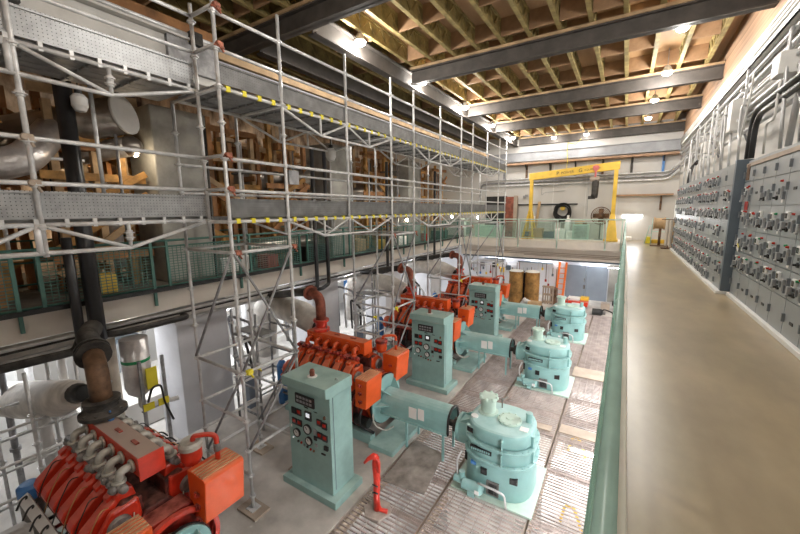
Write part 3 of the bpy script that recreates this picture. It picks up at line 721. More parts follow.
# ------------------------------------------------------------------ switchgear
dm('latch_grey', (.20, .22, .24), .45, .2)
dm('hoist_pink', (.62, .16, .15), .5)
def dev(kind):
    o = None
    if kind == 'breaker':
        b = MB(); b.box(-.03, -.045, -.075, 0, .045, .075); o = b.build('breaker_box', 'device_grey', None, .008)
        b = MB(); b.box(-.05, -.012, -.03, -.03, .012, .05); b.build('handle', 'latch_grey', o, .004)
        b = MB(); b.box(-.032, -.035, .035, -.03, .035, .055); b.build('face_plate', 'gear_grey', o)
    elif kind == 'window':
        b = MB(); b.box(-.03, -.045, -.05, 0, .045, .05); o = b.build('relay', 'white', None, .006)
        b = MB(); b.box(-.034, -.03, -.035, -.03, .03, .028); b.build('relay_window', 'glass_dark', o)
    elif kind == 'red':
        b = MB(); b.lathe([(0, -.03), (.012, -.028), (.017, 0)], (0, 0, 0), 'x', 10); o = b.build('indicator_lamp', 'lamp_red')
    elif kind == 'green':
        b = MB(); b.lathe([(0, -.03), (.012, -.028), (.017, 0)], (0, 0, 0), 'x', 10); o = b.build('indicator_lamp', 'lamp_green')
    elif kind == 'plate':
        b = MB(); b.box(-.006, -.05, -.018, 0, .05, .018); o = b.build('nameplate', 'black')
    elif kind == 'tag':
        b = MB(); b.box(-.006, -.03, -.05, 0, .03, .05); o = b.build('paper_tag', 'paper')
    elif kind == 'switch':
        b = MB(); b.lathe([(0, -.05), (.012, -.05), (.014, -.02), (.03, -.02), (.032, 0)], (0, 0, 0), 'x', 12); o = b.build('selector_switch', 'black')
    elif kind == 'latch':
        b = MB(); b.box(-.03, -.012, -.05, 0, .012, .05); o = b.build('door_latch', 'latch_grey')
    elif kind == 'guard':
        b = MB(); b.box(-.04, -.028, -.045, 0, .028, .045); b.box(-.05, -.035, -.075, -.025, .035, -.045); o = b.build('lock_hasp', 'device_grey', None, .006)
    return o
PROT = {}
def put(kind, par, loc):
    if kind not in PROT:
        o = dev(kind); o.parent = par; o.location = loc; PROT[kind] = o
    else: inst(PROT[kind], par, loc)
DOORM = {}
def gear_section(xf, y0, w, label, zrows, dense, top=5.38):
    t = thing('switchgear_section', label, 'switchgear', (xf, y0, 3.06), 'grey switchgear sections along the gallery')
    key = (xf, w)
    if key not in DOORM:
        b = MB(); b.box(.01, 0, 0, 1.95 - xf, w - .004, top - 3.06); DOORM[key] = b.mesh('enclosure'); DOORM[key].materials.append(M['gear_grey'])
    o = bpy.data.objects.new('enclosure', DOORM[key]); C.objects.link(o); o.parent = t
    for i, (za, zb) in enumerate(zrows):
        k2 = (w, round(zb - za, 3))
        if k2 not in DOORM:
            b = MB(); b.box(-.012, .006, .005, .01, w - .01, zb - za - .006); me = b.mesh('door'); me.materials.append(M['gear_grey']); DOORM[k2] = me
        d = bpy.data.objects.new('door', DOORM[k2]); C.objects.link(d); d.parent = t; d.location = (0, 0, za - 3.06)
        h = zb - za
        if i in (0, len(zrows) - 1) and not dense:
            put('latch', d, (-.012, w - .04, h / 2)); put('plate', d, (-.012, w*.5, h*.45)) if i == 0 and random.random() < .6 else None
            continue
        u = random.random
        if u() < .14: put('plate', d, (-.012, w*.5, h*.5)); put('latch', d, (-.012, w - .03, h*.6)); continue
        h *= u()*.14 + .93; jw = (u() - .5)*.10
        put('breaker', d, (-.012, w*(.30 + jw), h*(.36 + .14*u()))); put('latch', d, (-.012, w - .03, h*.6)); put('latch', d, (-.012, w*.1, h*.3))
        put('window', d, (-.012, w*(.62 + jw), h*.66)) if u() < .8 else None; put('plate', d, (-.012, w*.62, h*.40)); put('switch', d, (-.012, w*(.64 + jw), h*.24)) if u() < .75 else None
        (put('red', d, (-.012, w*(.25 + .15*u()), h*(.68 + .15*u()))) if u() < .7 else None); (put('green' if u() < .6 else 'red', d, (-.012, w*.46, h*.75)) if u() < .5 else None)
        if u() < .5: put('tag', d, (-.012, w*.22, h*.20))
        if u() < .45: put('guard', d, (-.012, w*.82, h*.35))
        if dense and u() < .7: put('breaker', d, (-.012, w*.80, h*.5))
        if dense and u() < .6: put('guard', d, (-.012, w*.5, h*.5))
        if dense and u() < .4: put('red', d, (-.012, w*.85, h*.75))
    return t
near_rows = [(3.06, 3.50), (3.50, 3.84), (3.84, 4.22), (4.22, 4.62), (4.62, 5.02), (5.02, 5.26)]
for k in range(8):
    gear_section(1.72, 8.62 - .52*(k + 1), .52, f'grey switchgear section with breakers, {ORD[k]} of the near lineup counted from the slate end panel', near_rows, False)
    tt = C.objects[-1]
far_rows = [(3.06, 3.30), (3.30, 3.64), (3.64, 3.98), (3.98, 4.32), (4.32, 4.66), (4.66, 5.0), (5.0, 5.3)]
for k in range(15):
    gear_section(1.60, 8.80 + .56*k, .56, f'grey switchgear section, {ORD[k]} of the far lineup counted from the slate end panel', far_rows, k > 1)
b = MB(); b.box(1.58, 8.68, 3.06, 1.94, 8.79, 5.42)
solo(b, 'end_panel', 'gear_end', 'slate blue end panel closing the far switchgear lineup', 'panel', bevel=.006)
b = MB(); b.box(1.66, -1, 3.0, 1.95, 8.62, 3.06); struct(b, 'baseboard_right', 'white', .006, 'white kerb under the near switchgear')
b = MB(); b.box(1.52, 8.68, 3.0, 1.95, 17.25, 3.06); struct(b, 'baseboard_far', 'white', .006, 'white kerb under the far switchgear')
b = MB(); b.box(1.70, 4.5, 5.27, 1.716, 8.6, 5.33); solo(b, 'header_strip', 'tan', 'tan strip along the top of the near switchgear', 'trim strip')
for (y, z, w, h, m, lb) in ((8.45, 5.18, .16, .26, 'brown_pipe', 'brown notice plate at the top end of the near switchgear'),):
    b = MB(); b.box(1.698, y - w/2, z - h/2, 1.707, y + w/2, z + h/2); solo(b, 'notice_plate', m, lb, 'plate')
t = thing('warning_tag', 'white warning tag with yellow square on the near switchgear', 'tag', (1.69, 8.42, 3.95))
for o_, m, nm in (((-.11, -.08, .11, .08), 'paper', 'card'), ((-.11, .0, -.0, .08), 'yellow_tag', 'yellow_square')):
    b = MB(); x = .0 if nm == 'card' else -.006
    b.box(x - .004, o_[0], o_[1], x, o_[2], o_[3], Matrix.Rotation(.5, 4, 'X')); b.build(nm, m, t)
for y, z, m, lb in ((8.28, 4.62, 'lamp_red', 'small red and white sticker on the first near switchgear door'), (12.2, 4.0, 'paper', 'pale sheet taped to the far switchgear, lower of two'), (11.6, 4.3, 'paper', 'pale sheet taped to the far switchgear, upper of two')):
    x = 1.70 if y < 8.6 else 1.555
    b = MB(); b.box(x - .006, y - .09, z - .07, x, y + .09, z + .07); solo(b, 'sticker', m, lb, 'sticker')
# conduits on the right wall
lev = [(7.70, .04, 'conduit_white'), (7.58, .05, 'conduit_white'), (7.45, .035, 'conduit_white'), (7.32, .045, 'conduit'), (7.20, .03, 'conduit'), (7.08, .035, 'conduit'), (6.95, .045, 'conduit'), (6.80, .03, 'conduit'), (6.68, .03, 'conduit'), (6.52, .045, 'conduit'), (6.38, .03, 'galv_dark'), (6.05, .035, 'conduit')]
for k, (z, r, m) in enumerate(lev):
    x = 1.93 - r - (.06 if k % 3 == 2 else 0)
    b = MB(); b.tube([(x, -1, z), (x, 21.3 - .12*k, z)], r, 8)
    solo(b, 'conduit', m, f'straight conduit along the right wall, {ORD[k]} from the timber band down', 'conduit', 'long conduits on the right wall')
b = MB(); b.box(1.78, 4, 7.22, 1.9, 20, 7.26); b.box(1.78, 4, 7.22, 1.79, 20, 7.34); solo(b, 'cable_tray', 'conduit_white', 'white cable tray high on the right wall above the switchgear', 'cable tray')
k = 0
for i in range(24):
    y = 5.2 + .51*i
    if 8.2 < y < 9.2: continue
    zt = [6.38, 6.68, 6.95, 6.52, 7.08][i % 5]; r = [.022, .016, .025, .02][i % 4]
    x1 = 1.80 - .05*(i % 3); dy = [.25, -.3, .15, .4][i % 4]
    b = MB(); b.tube([(1.86, y + dy + .3, zt), (x1, y + dy, zt), (x1, y + dy, zt - .35 - .1*(i % 3)), (x1 - .02, y, 5.85), (x1, y, 5.40)], r, 8, .12)
    solo(b, 'drop_conduit', ['conduit', 'conduit_white', 'galv', 'conduit'][i % 4], f'bent conduit dropping into the switchgear top, {ORD[k] if k < 26 else "last"} along the wall' + ('' if k < 26 else f' {k-25}'), 'conduit', 'conduits dropping into the switchgear'); k += 1
for i, y in enumerate((6.6, 9.9, 12.6, 15.4)):
    t = thing('wall_bracket', f'galvanised bracket carrying conduits on the right wall, {ORD[i]} from the camera', 'bracket', (1.9, y, 6.0))
    b = MB(t); b.box(1.78, y - .03, 5.9, 1.82, y + .03, 7.4); b.build('upright', 'galv', t)
    b = MB(t); b.bar((1.95, y, 6.3), (1.72, y, 6.3), .05); b.bar((1.95, y, 6.85), (1.72, y, 6.85), .05); b.build('arm', 'galv', t)
    b = MB(t); b.bar((1.96, y + .2, 5.9), (1.75, y, 6.3), .03); b.build('stay', 'galv_dark', t)
for i, (y, z, h) in enumerate(((10.3, 6.45, .62), (7.6, 6.6, .3), (13.0, 6.2, .3))):
    b = MB(); b.box(1.66, y - .16, z - h/2, 1.9, y + .16, z + h/2)
    solo(b, 'junction_box', 'conduit_white', f'grey junction box among the conduits, {ORD[i]} of three by size', 'box', bevel=.01)
for j, dx in enumerate((0, .1)):
    b = MB(); x = 1.72 + dx * .3
    b.tube([(x, -1, 6.22 - .1*j), (x, 8.74 - .09*j, 6.22 - .1*j), (x, 8.74 - .09*j, 5.43)], .042, 12, .5)
    solo(b, 'cable_bundle', 'black_pipe', f'thick black cable curving down onto the slate end panel, {["outer", "inner"][j]} one of the pair', 'cable')
for j, y in enumerate((5.9, 6.2, 6.5, 7.0)):
    b = MB(); b.tube([(1.8, y, 7.3), (1.8, y, 6.4), (1.78, y + .05, 5.40)], .06 - .008*j, 10, .1); solo(b, 'riser', ['galv', 'conduit', 'galv_dark', 'conduit'][j], f'thick vertical riser above the near switchgear, {ORD[j]} from the camera', 'conduit')
b = MB(); b.tube([(1.75, 14.6, 6.0), (1.72, 15.5, 5.9), (1.72, 15.9, 5.6), (1.72, 15.95, 5.25)], .05, 10, .2); solo(b, 'cable_bundle', 'black_pipe', 'black cable dropping to the far end of the switchgear', 'cable')
# items at the far end of the gallery
t = thing('cloth_stand', 'beige cloth hung on a stand at the far end of the switchgear', 'cloth', (1.45, 17.6, 3.0))
b = MB(t); b.prism([(1.34, 17.45), (1.40, 17.40), (1.45, 17.47), (1.5, 17.40), (1.56, 17.44), (1.57, 17.5), (1.36, 17.52)], 'xy', 3.12, 4.12); b.build('cloth', 'cloth', t, .02)
b = MB(t); b.cyl((1.46, 17.48, 3.02), (1.46, 17.48, 4.15), .02, 8); b.box(1.25, 17.3, 3.0, 1.6, 17.7, 3.04); b.bar((1.2, 17.48, 4.14), (1.6, 17.48, 4.14), .03); b.build('stand', 'brown_pipe', t)
b = MB(); b.box(1.58, 17.55, 3.05, 1.78, 17.9, 4.1); solo(b, 'carton', 'cardboard', 'brown carton behind the beige cloth', 'box', bevel=.01)
b = MB(); b.box(1.6, 17.6, 4.12, 1.93, 17.95, 4.9); solo(b, 'wall_box', 'white', 'white electrical box on the wall beyond the switchgear', 'box', bevel=.01)
t = thing('hose_drum', 'tan drum on a post stand by the far wall', 'drum', (1.25, 18.6, 3.0))
b = MB(t); b.lathe([(0, -.2), (.26, -.2), (.26, -.16), (.22, -.14), (.22, .14), (.26, .16), (.26, .2), (0, .2)], (1.2, 18.6, 3.95), 'x', 22); b.build('drum', 'cardboard', t)
b = MB(t); b.cyl((1.25, 18.6, 3.03), (1.25, 18.6, 3.75), .05, 10); b.box(.95, 18.4, 3.0, 1.5, 18.8, 3.03); b.build('post', 'brown_pipe', t)
t = thing('pipe_rack', 'green tube rack standing by the far wall of the gallery', 'rack', (1.1, 19.6, 3.0))
b = MB(t)
b.tube([(.78, 19.6, 3.0), (.92, 19.6, 3.8), (1.02, 19.6, 3.8)], .02, 6); b.tube([(1.02, 19.6, 3.0), (1.02, 19.6, 4.12), (1.6, 19.6, 4.12)], .02, 6); b.tube([(.86, 19.6, 3.4), (1.02, 19.6, 3.4)], .016, 6); b.tube([(1.02, 19.6, 3.55), (1.5, 19.6, 3.55)], .016, 6); b.tube([(1.6, 19.6, 4.12), (1.6, 19.6, 3.0)], .02, 6)
b.build('frame', 'teal_rail', t)
b = MB(); b.box(.82, 19.75, 3.0, 1.0, 19.9, 3.3); solo(b, 'jerrycan', 'yellow_tag', 'yellow container by the green rack at the far wall', 'container', bevel=.02)
b = MB(); b.box(1.05, 20.0, 3.0, 1.6, 20.3, 3.16); solo(b, 'tool_case', 'yellow', 'low yellow case behind the green rack', 'case', bevel=.02)
b = MB(); b.box(-.05, 20.8, 3.0, .3, 21.1, 3.2); solo(b, 'crumpled_sheet', 'paper', 'pale crumpled sheet at the foot of the back wall by the gallery', 'sheet', bevel=.03)

# ------------------------------------------------------------------ back wall
b = MB(); ibeam(b, (-8, 21.38, 7.22), (1.9, 21.38, 7.22), .2, .5); solo(b, 'wall_girder', 'band_steel', 'grey steel girder across the top of the back wall', 'girder')
b = MB(); b.box(-8, 20.95, 7.02, 1.85, 21.45, 7.12); solo(b, 'wall_ledge', 'ledge_wood', 'long timber ledge under the grey girder on the back wall', 'ledge', bevel=.01)
for i in range(7):
    x = -6.2 + 1.25*i
    t = thing('ledge_bracket', f'steel bracket hanging below the timber ledge, {ORD[i]} from the scaffold side' if i < 6 else 'blue bracket hanging below the timber ledge near the corner', 'bracket', (x, 21.4, 6.3), 'brackets under the timber ledge' if i < 6 else None)
    b = MB(t); b.box(x - .05, 21.36, 6.3, x + .05, 21.46, 7.02); b.build('strut', 'blue' if i == 6 else ['galv_dark', 'brown_pipe', 'black_iron'][i % 3], t)
    b = MB(t); b.bar((x, 21.42, 6.75), (x, 21.05, 7.02), .06); b.build('arm', 'black_iron', t)
for i, (z, r, m) in enumerate(((6.28, .035, 'galv'), (6.10, .05, 'galv_dark'), (5.93, .05, 'galv'))):
    b = MB(); b.tube([(-7.6, 21.40, z - .9), (-7.55, 21.40, z - .05), (-7.2, 21.40, z), (1.55, 21.40, z), (1.9, 21.1, z + .4)], r, 8, .25); solo(b, 'wall_pipe', m, f'horizontal pipe across the back wall, {["top", "middle", "bottom"][i]} of three', 'pipe')
b = MB(); b.box(-6.4, 21.42, 4.80, -2.25, 21.5, 4.87); solo(b, 'wall_rail', 'black', 'thin black rail along the back wall above the coiled hose', 'rail')
b = MB(); b.box(-.5, 21.2, 5.18, 1.8, 21.5, 5.26); solo(b, 'wall_shelf', 'ledge_wood', 'timber shelf on the back wall right of the crane', 'shelf')
t = thing('shelf_bracket', 'brown bracket post under the timber shelf by the corner', 'bracket', (1.35, 21.4, 4.5)); b = MB(t); b.box(1.31, 21.38, 4.5, 1.39, 21.48, 5.18); b.build('strut', 'brown_pipe', t); b = MB(t); b.bar((1.35, 21.4, 4.95), (1.35, 21.22, 5.18), .05); b.build('arm', 'brown_pipe', t)
t = thing('wall_light', 'lit fluorescent fitting on the back wall past the crane', 'lamp', (.25, 21.42, 4.2))
b = MB(t); b.box(-.2, 21.40, 4.2, .7, 21.5, 4.30); b.build('housing', 'white', t); b = MB(t); b.cyl((-.17, 21.36, 4.19), (.67, 21.36, 4.19), .03, 8); b.build('tube', 'tube', t)
light('wall_light_glow', 'AREA', (.25, 21.3, 4.15), 9, (.95, .97, 1), .85, (math.radians(-50), 0, 0), .08)
b = MB(); b.tube([(-4.1, 21.46, 5.9), (-4.1, 21.46, 5.35), (-3.9, 21.46, 5.5), (-2.9, 21.46, 5.55)], .012, 6, .05); solo(b, 'wire_run', 'galv_dark', 'thin conduit run on the back wall above the coiled hose', 'conduit')
b = MB(); b.box(-5.1, 21.44, 5.2, -4.95, 21.5, 5.35); b.box(-4.98, 21.40, 5.28, -4.8, 21.46, 5.4); solo(b, 'wall_camera', 'galv_dark', 'small dark fitting on the back wall beside the crane post', 'fitting')
for i, x in enumerate((-6.6, -3.5, -1.9, -.45)):
    b = MB(); b.box(x - .008, 21.492, 3.0, x + .008, 21.5, 7.0); struct(b, f'trim_{i+3}', 'white')
# dark doorway and door
b = MB(); b.box(-7.3, 21.45, 3.0, -6.0, 21.5, 5.35); struct(b, 'door_1', 'black', label='dark open doorway at the end of the balcony')
b = MB(); b.box(-6.02, 21.1, 3.0, -5.5, 21.16, 5.3); o = struct(b, 'door_2', 'rust_pipe', .005, 'brown door leaf standing open at the dark doorway')
b = MB(); b.box(-5.5, 21.0, 3.0, -5.3, 21.2, 5.35); solo(b, 'door_post', 'tan', 'tan post beside the open brown door', 'post')
t = thing('hose_coil', 'black hose coiled on the back wall behind the balcony rail', 'hose', (-2.94, 21.4, 4.0))
b = MB(t)
for k in range(9):
    R = .30 + .035*(k % 5); pts = [(-2.94 + R*math.cos(a) + .03*math.sin(3*a + k), 21.42 - .035*k, 4.5 + R*1.08*math.sin(a) - .02*k) for a in [2*PI*j/24 for j in range(25)]]
    b.tube(pts, .026, 6, 0, False)
b.build('coil', 'black', t)
b = MB(t); b.lathe([(0, -.16), (.12, -.16), (.13, -.1), (.1, 0)], (-2.94, 21.42, 4.62), 'y', 14); b.build('hook_wheel', 'yellow', t)
t = thing('pedestal_fan', 'brown caged fan standing on the balcony beside the yellow crane leg', 'fan', (-1.1, 21.0, 3.0))
b = MB(t)
for k in range(7):
    R = .06*(k + 1); b.tube([(-1.1 + R*math.cos(a), 21.0 - .08*(1 - k/7), 4.22 + R*math.sin(a)) for a in [2*PI*j/24 for j in range(25)]], .007, 4, 0, False)
for k in range(24):
    a = 2*PI*k/24; b.tube([(-1.1, 20.9, 4.22), (-1.1 + .43*math.cos(a), 21.0, 4.22 + .43*math.sin(a))], .005, 4)
b.tube([(-1.1 + .44*math.cos(a), 21.03, 4.22 + .44*math.sin(a)) for a in [2*PI*j/24 for j in range(25)]], .02, 6, 0, False)
b.build('cage', 'brown_pipe', t)
b = MB(t)
for k in range(4):
    T = Matrix.Translation((-1.1, 21.05, 4.22)) @ Matrix.Rotation(k*PI/2, 4, 'Y') @ Matrix.Rotation(.4, 4, 'Z'); b.box(.06, -.008, -.11, .39, .008, .11, T)
b.build('blades', 'brown_pipe', t)
b = MB(t); b.lathe([(0, -.05), (.09, -.05), (.09, .15), (0, .15)], (-1.1, 21.08, 4.22), 'y', 14); b.cyl((-1.1, 21.12, 3.0), (-1.1, 21.12, 4.2), .03, 8); b.lathe([(0, 3.04), (.22, 3.03), (.24, 3.0)], (-1.1, 21.12, 0), 'z', 18); b.build('stand', 'black_iron', t)
def carton(x, y, z, w, d, h, m, lab, cat='box', nm='carton', bev=.015): b = MB(); b.box(x - w/2, y - d/2, z, x + w/2, y + d/2, z + h); return solo(b, nm, m, lab, cat, None, bev)
carton(-4.1, 20.6, 3.0, .7, .5, .55, 'cardboard', 'brown open carton on the balcony behind the glass')
carton(-4.65, 20.7, 3.0, .4, .4, .35, 'gear_end', 'small dark crate on the balcony by the crane foot')
carton(-3.45, 20.6, 3.0, .5, .4, .4, 'gear_end', 'dark case on the balcony below the coiled hose', 'case', 'case')
carton(-2.9, 20.7, 3.0, .5, .4, .55, 'white', 'white tub standing on the balcony below the coiled hose', 'tub', 'tub', .05)
carton(-2.4, 20.7, 3.0, .45, .4, .45, 'white', 'second white tub on the balcony, beside the louvred unit', 'tub', 'tub', .05)
b = MB(); b.lathe([(0, 0), (.16, 0), (.17, .3), (.12, .55), (.06, .65), (.06, .8), (0, .8)], (-2.6, 20.9, 3.45), 'z', 14); solo(b, 'white_bottle', 'white', 'tall white jug standing behind the white tubs', 'jug')
t = thing('louvred_unit', 'grey louvred unit on the balcony behind the glass panel', 'heater', (-1.95, 20.6, 3.0))
b = MB(t); b.box(-2.3, 20.4, 3.0, -1.55, 20.8, 3.8); b.build('casing', 'pale_green', t, .01)
b = MB(t)
for k in range(9): b.box(-2.22, 20.385, 3.1 + .07*k, -1.63, 20.4, 3.13 + .07*k)
b.build('louvre', 'galv_dark', t)
carton(-2.0, 20.6, 3.8, .45, .3, .16, 'cardboard', 'tan carton lying on the louvred unit')
carton(-1.75, 20.5, 3.8, .2, .2, .12, 'brown_pipe', 'small brown box beside the carton on the louvred unit')
b = MB(); b.bar((-4.3, 20.95, 3.0), (-4.15, 21.35, 5.0), .14, .05); solo(b, 'leaning_plank', 'cardboard', 'tan plank leaning on the back wall by the crane', 'plank')
b = MB(); b.bar((-4.5, 20.9, 3.0), (-4.42, 21.35, 4.2), .14, .04); solo(b, 'leaning_board', 'white', 'short white board leaning on the back wall by the crane', 'board')
carton(-6.6, 20.3, 3.0, 1.6, .5, .7, 'pale_green', 'long pale bench box on the balcony behind the first glass panels', 'box', 'bench_box')

# yellow gantry crane
t = thing('gantry_crane', 'yellow gantry crane with hoist standing on the end balcony', 'crane', (-2.4, 20.4, 3.0))
b = MB(t); b.prism([(-4.55, 6.10), (-.42, 6.42), (-.42, 6.80), (-4.55, 6.46)], 'xz', 20.3, 20.5); bm_ = b.build('beam', 'yellow', t, .01)
def text(body, size, loc, par, m):
    cu = bpy.data.curves.new('lettering', 'FONT'); cu.body = body; cu.size = size; cu.extrude = .004; cu.materials.append(M[m])
    o = bpy.data.objects.new('lettering', cu); C.objects.link(o); o.parent = par; o.location = loc; o.rotation_euler = (PI/2, -.078, 0)
    bpy.context.view_layer.update(); me = bpy.data.meshes.new_from_object(o.evaluated_get(bpy.context.evaluated_depsgraph_get())); n = bpy.data.objects.new('lettering', me); C.objects.link(n); n.parent = par; n.location = loc; n.rotation_euler = (PI/2, -.078, 0); bpy.data.objects.remove(o); n.name = 'lettering'; return n
text('P', .24, (-3.20 + 2.4, -.105, 3.30), bm_, 'black'); text('POWER', .17, (-2.98 + 2.4, -.105, 3.33), bm_, 'brown_pipe'); text('G', .24, (-2.18 + 2.4, -.105, 3.38), bm_, 'black'); text('EQUIPMENT', .13, (-1.92 + 2.4, -.105, 3.42), bm_, 'brown_pipe')
for x, zt in ((-4.42, 6.12), (-.56, 6.42)):
    b = MB(t); b.box(x - .085, 20.32, 4.2 if x < -3 else 4.0, x + .085, 20.48, zt); lg = b.build('leg', 'yellow', t, .01)
    b = MB(t)
    if x < -3:
        for dx, dy in ((-.26, -.45), (.26, -.45), (-.26, .45), (.26, .45)): b.bar((x + dx*.15, 20.4 + dy*.15, 4.5), (x + dx, 20.4 + dy, 3.05), .09)
        b.box(x - .1, 20.3, 4.0, x + .1, 20.5, 4.5); b.bar((x - .2, 20.2, 3.45), (x + .2, 20.2, 3.45), .06)
    else:
        b.add([(x + i*w, 20.4 + j*d, z) for z, w, d in ((3.06, .26, .5), (4.3, .1, .1)) for i, j in ((-1, -1), (1, -1), (1, 1), (-1, 1))], [(0, 1, 2, 3), (4, 5, 6, 7), (0, 1, 5, 4), (1, 2, 6, 5), (2, 3, 7, 6), (3, 0, 4, 7)])
    b.box(x - .3, 19.85, 3.02, x + .3, 20.95, 3.1); b.build('foot', 'yellow', lg, .008)
    for dy in (-.45, .45):
        b = MB(t); b.cyl((x - .04, 20.4 + dy, 3.06), (x + .04, 20.4 + dy, 3.06), .06, 12); b.build('castor', 'black', lg)
h = thing('chain_hoist', 'red and white chain hoist with grey chain bag hanging from the yellow beam', 'hoist', (-1.42, 20.4, 5.0))
b = MB(h); b.prism([(-1.56, 6.52), (-1.56, 6.62), (-1.47, 6.66), (-1.37, 6.66), (-1.28, 6.62), (-1.28, 6.52), (-1.36, 6.40), (-1.48, 6.40)], 'xz', 20.22, 20.29); b.box(-1.46, 20.2, 6.1, -1.38, 20.3, 6.4); b.build('trolley', 'hoist_pink', h, .01)
b = MB(h); b.lathe([(0, -.22), (.12, -.2), (.13, .15), (.1, .22), (0, .22)], (-1.45, 20.3, 6.02), 'x', 16); b.build('motor', 'tan', h)
b = MB(h); b.tube([(-1.42, 20.3, 5.95), (-1.40, 20.3, 5.88), (-1.40, 20.3, 5.3), (-1.43, 20.3, 5.12)], [.12, .16, .15, .16], 12); b.box(-1.68, 20.2, 5.05, -1.36, 20.4, 5.2); b.build('chain_bag', 'black_iron', h)
b = MB(h); b.tube([(-1.68, 20.25, 5.9), (-1.68, 20.25, 4.2)], .01, 5); b.build('chain', 'galv_dark', h)
b = MB(); b.tube([(-2.75, 20.35, 7.9), (-2.78, 20.38, 7.4), (-2.72, 20.38, 7.0), (-2.76, 20.4, 6.62)], .015, 6); b.tube([(-2.75, 20.35, 7.85), (-2.4, 20.4, 7.75), (-2.2, 20.5, 8.0)], .015, 6); solo(b, 'yellow_cable', 'yellow_tag', 'yellow cable hanging from the roof down to the crane beam', 'cable')

# ------------------------------------------------------------------ lower back: tool wall, doors
b = MB(); b.box(-2.42, Y_BACK - .06, .0, -1.5, Y_BACK, 1.74); o = struct(b, 'door_3', 'door_blue', .008, 'blue grey steel door leaf under the balcony, beside the ladder')
b = MB(); b.box(-1.58, Y_BACK - .1, .9, -1.54, Y_BACK - .06, 1.1); b.box(-1.6, Y_BACK - .09, .55, -1.5, Y_BACK - .06, .75); hd = b.build('door_handle', 'grey_iron', o)
b = MB(); b.box(-1.48, Y_BACK - .06, .0, -.55, Y_BACK, 1.74); struct(b, 'door_4', 'door_blue', .008, 'second blue grey steel door leaf under the balcony')
b = MB(); b.box(-.5, Y_BACK - .03, 0, .9, Y_BACK, 2.0); struct(b, 'wall_panel', 'grey_concrete')
b = MB(); b.tube([(-8, 19.82, 1.97), (1.5, 19.82, 1.97)], .045, 8); solo(b, 'ceiling_pipe', 'gear_end', 'dark pipe along the bottom of the balcony beam', 'pipe')
for i, (z, x0) in enumerate(((2.28, -7.5), (2.36, -6.0), (2.20, -4.5))):
    b = MB(); b.tube([(x0, 19.7, z), (1.0, 19.7, z - .05)], .018, 6); solo(b, 'beam_conduit', 'tan', f'thin conduit along the face of the balcony beam, {["middle", "top", "bottom"][i]} of three', 'conduit')
t = thing('ladder', 'orange ladder leaning beside the blue grey doors', 'ladder', (-2.6, 19.9, 0))
for dx in (-.16, .16):
    b = MB(t); b.bar((-2.65 + dx, 19.75, 0), (-2.58 + dx, 20.08, 1.85), .06, .1); b.build('rail', 'ladder_orange', t)
for k in range(6):
    z = .2 + .27*k; b = MB(t); b.bar((-2.81 + .038*z, 19.76 + .175*z, z), (-2.49 + .038*z, 19.76 + .175*z, z), .05, .03); b.build('rung', 'ladder_orange', t)
tk = 0
for i in range(26):
    x = -7.6 + .19*i + random.uniform(-.04, .04)
    if x > -2.75: break
    L = random.choice([.3, .45, .7, 1.0, 1.2]); zt = random.uniform(1.35, 1.75)
    t = thing('hand_tool', f'hand tool hung on the white tool wall, {ORD[i]} counted from the scaffold side', 'tool', (x, Y_BACK - .03, zt - L), 'tools on the white tool wall')
    b = MB(t); b.bar((x, Y_BACK - .03, zt - L), (x + random.uniform(-.02, .02), Y_BACK - .03, zt), .025, .025); b.build('shaft', random.choice(['galv_dark', 'brown_pipe', 'gear_end', 'rust_pipe', 'galv']), t)
    b = MB(t); s_ = random.choice([-1, 1]); b.box(x - .05, Y_BACK - .05, zt - L - .02, x + .05, Y_BACK - .02, zt - L + .12); b.build('tool_head', random.choice(['black_iron', 'gear_end', 'blue', 'yellow', 'dull_red']), t, .01)
for i, (x, z, w) in enumerate(((-4.0, 1.72, 1.8), (-3.2, .45, .7), (-6.2, 1.8, 1.2))):
    b = MB(); b.box(x - w/2, Y_BACK - .09, z, x + w/2, Y_BACK, z + .05); solo(b, 'tool_rack', 'gear_end', f'grey rack bar on the white tool wall, {["long upper", "short lower", "far upper"][i]} one', 'rack')
for i, (x, z, m) in enumerate(((-6.9, 1.45, 'galv_dark'), (-6.2, 1.45, 'black_iron'), (-5.75, 1.2, 'yellow'), (-7.3, 1.1, 'galv'), (-5.4, 1.35, 'gear_end'))):
    b = MB(); b.box(x - .12, Y_BACK - .12, z - .13, x + .12, Y_BACK, z + .13); solo(b, 'switch_box', m, ['light grey', 'black', 'yellow', 'silver', 'slate'][i] + ' switch box on the white tool wall', 'box', None, .01)
for i, (x, y) in enumerate(((-4.36, 17.7), (-3.62, 17.8))):
    t = thing('storage_drum', f'tall rusty brown drum with pale lid, {["first of the pair, nearer the cabinets", "second of the pair, beside the pallet"][i]}', 'drum', (x, y, 0))
    b = MB(t); b.lathe([(0, 0), (.33, 0), (.33, 1.55), (.34, 1.56), (.34, 1.60), (.33, 1.6)], (x, y, 0), 'z', 26)
    for z in (.5, 1.05): b.lathe([(.33, z - .02), (.345, z), (.33, z + .02)], (x, y, 0), 'z', 26)
    b.build('barrel', 'rust_drum', t)
    b = MB(t); b.lathe([(.335, 1.6), (.30, 1.64), (.1, 1.68), (0, 1.68)], (x, y, 0), 'z', 26); b.build('lid', 'white', t)
b = MB(); b.prism([(-.16, 0), (.16, 0), (.16, 1.5), (-.16, 1.5)], 'xz', 17.95, 18.0); solo(b, 'black_panel', 'black', 'flat black panel standing between the two brown drums', 'sheet').location = (-3.98, 17.9, 0)  # flat black fill in the gap between the drums
t = thing('pallet', 'wooden pallet standing on edge beside the brown drums', 'pallet', (-2.95, 18.3, 0))
for k in range(5): b = MB(t); b.box(-3.2 + .11*k, 18.2, 0, -3.13 + .11*k, 18.23, .9); b.build('slat', 'tan', t)
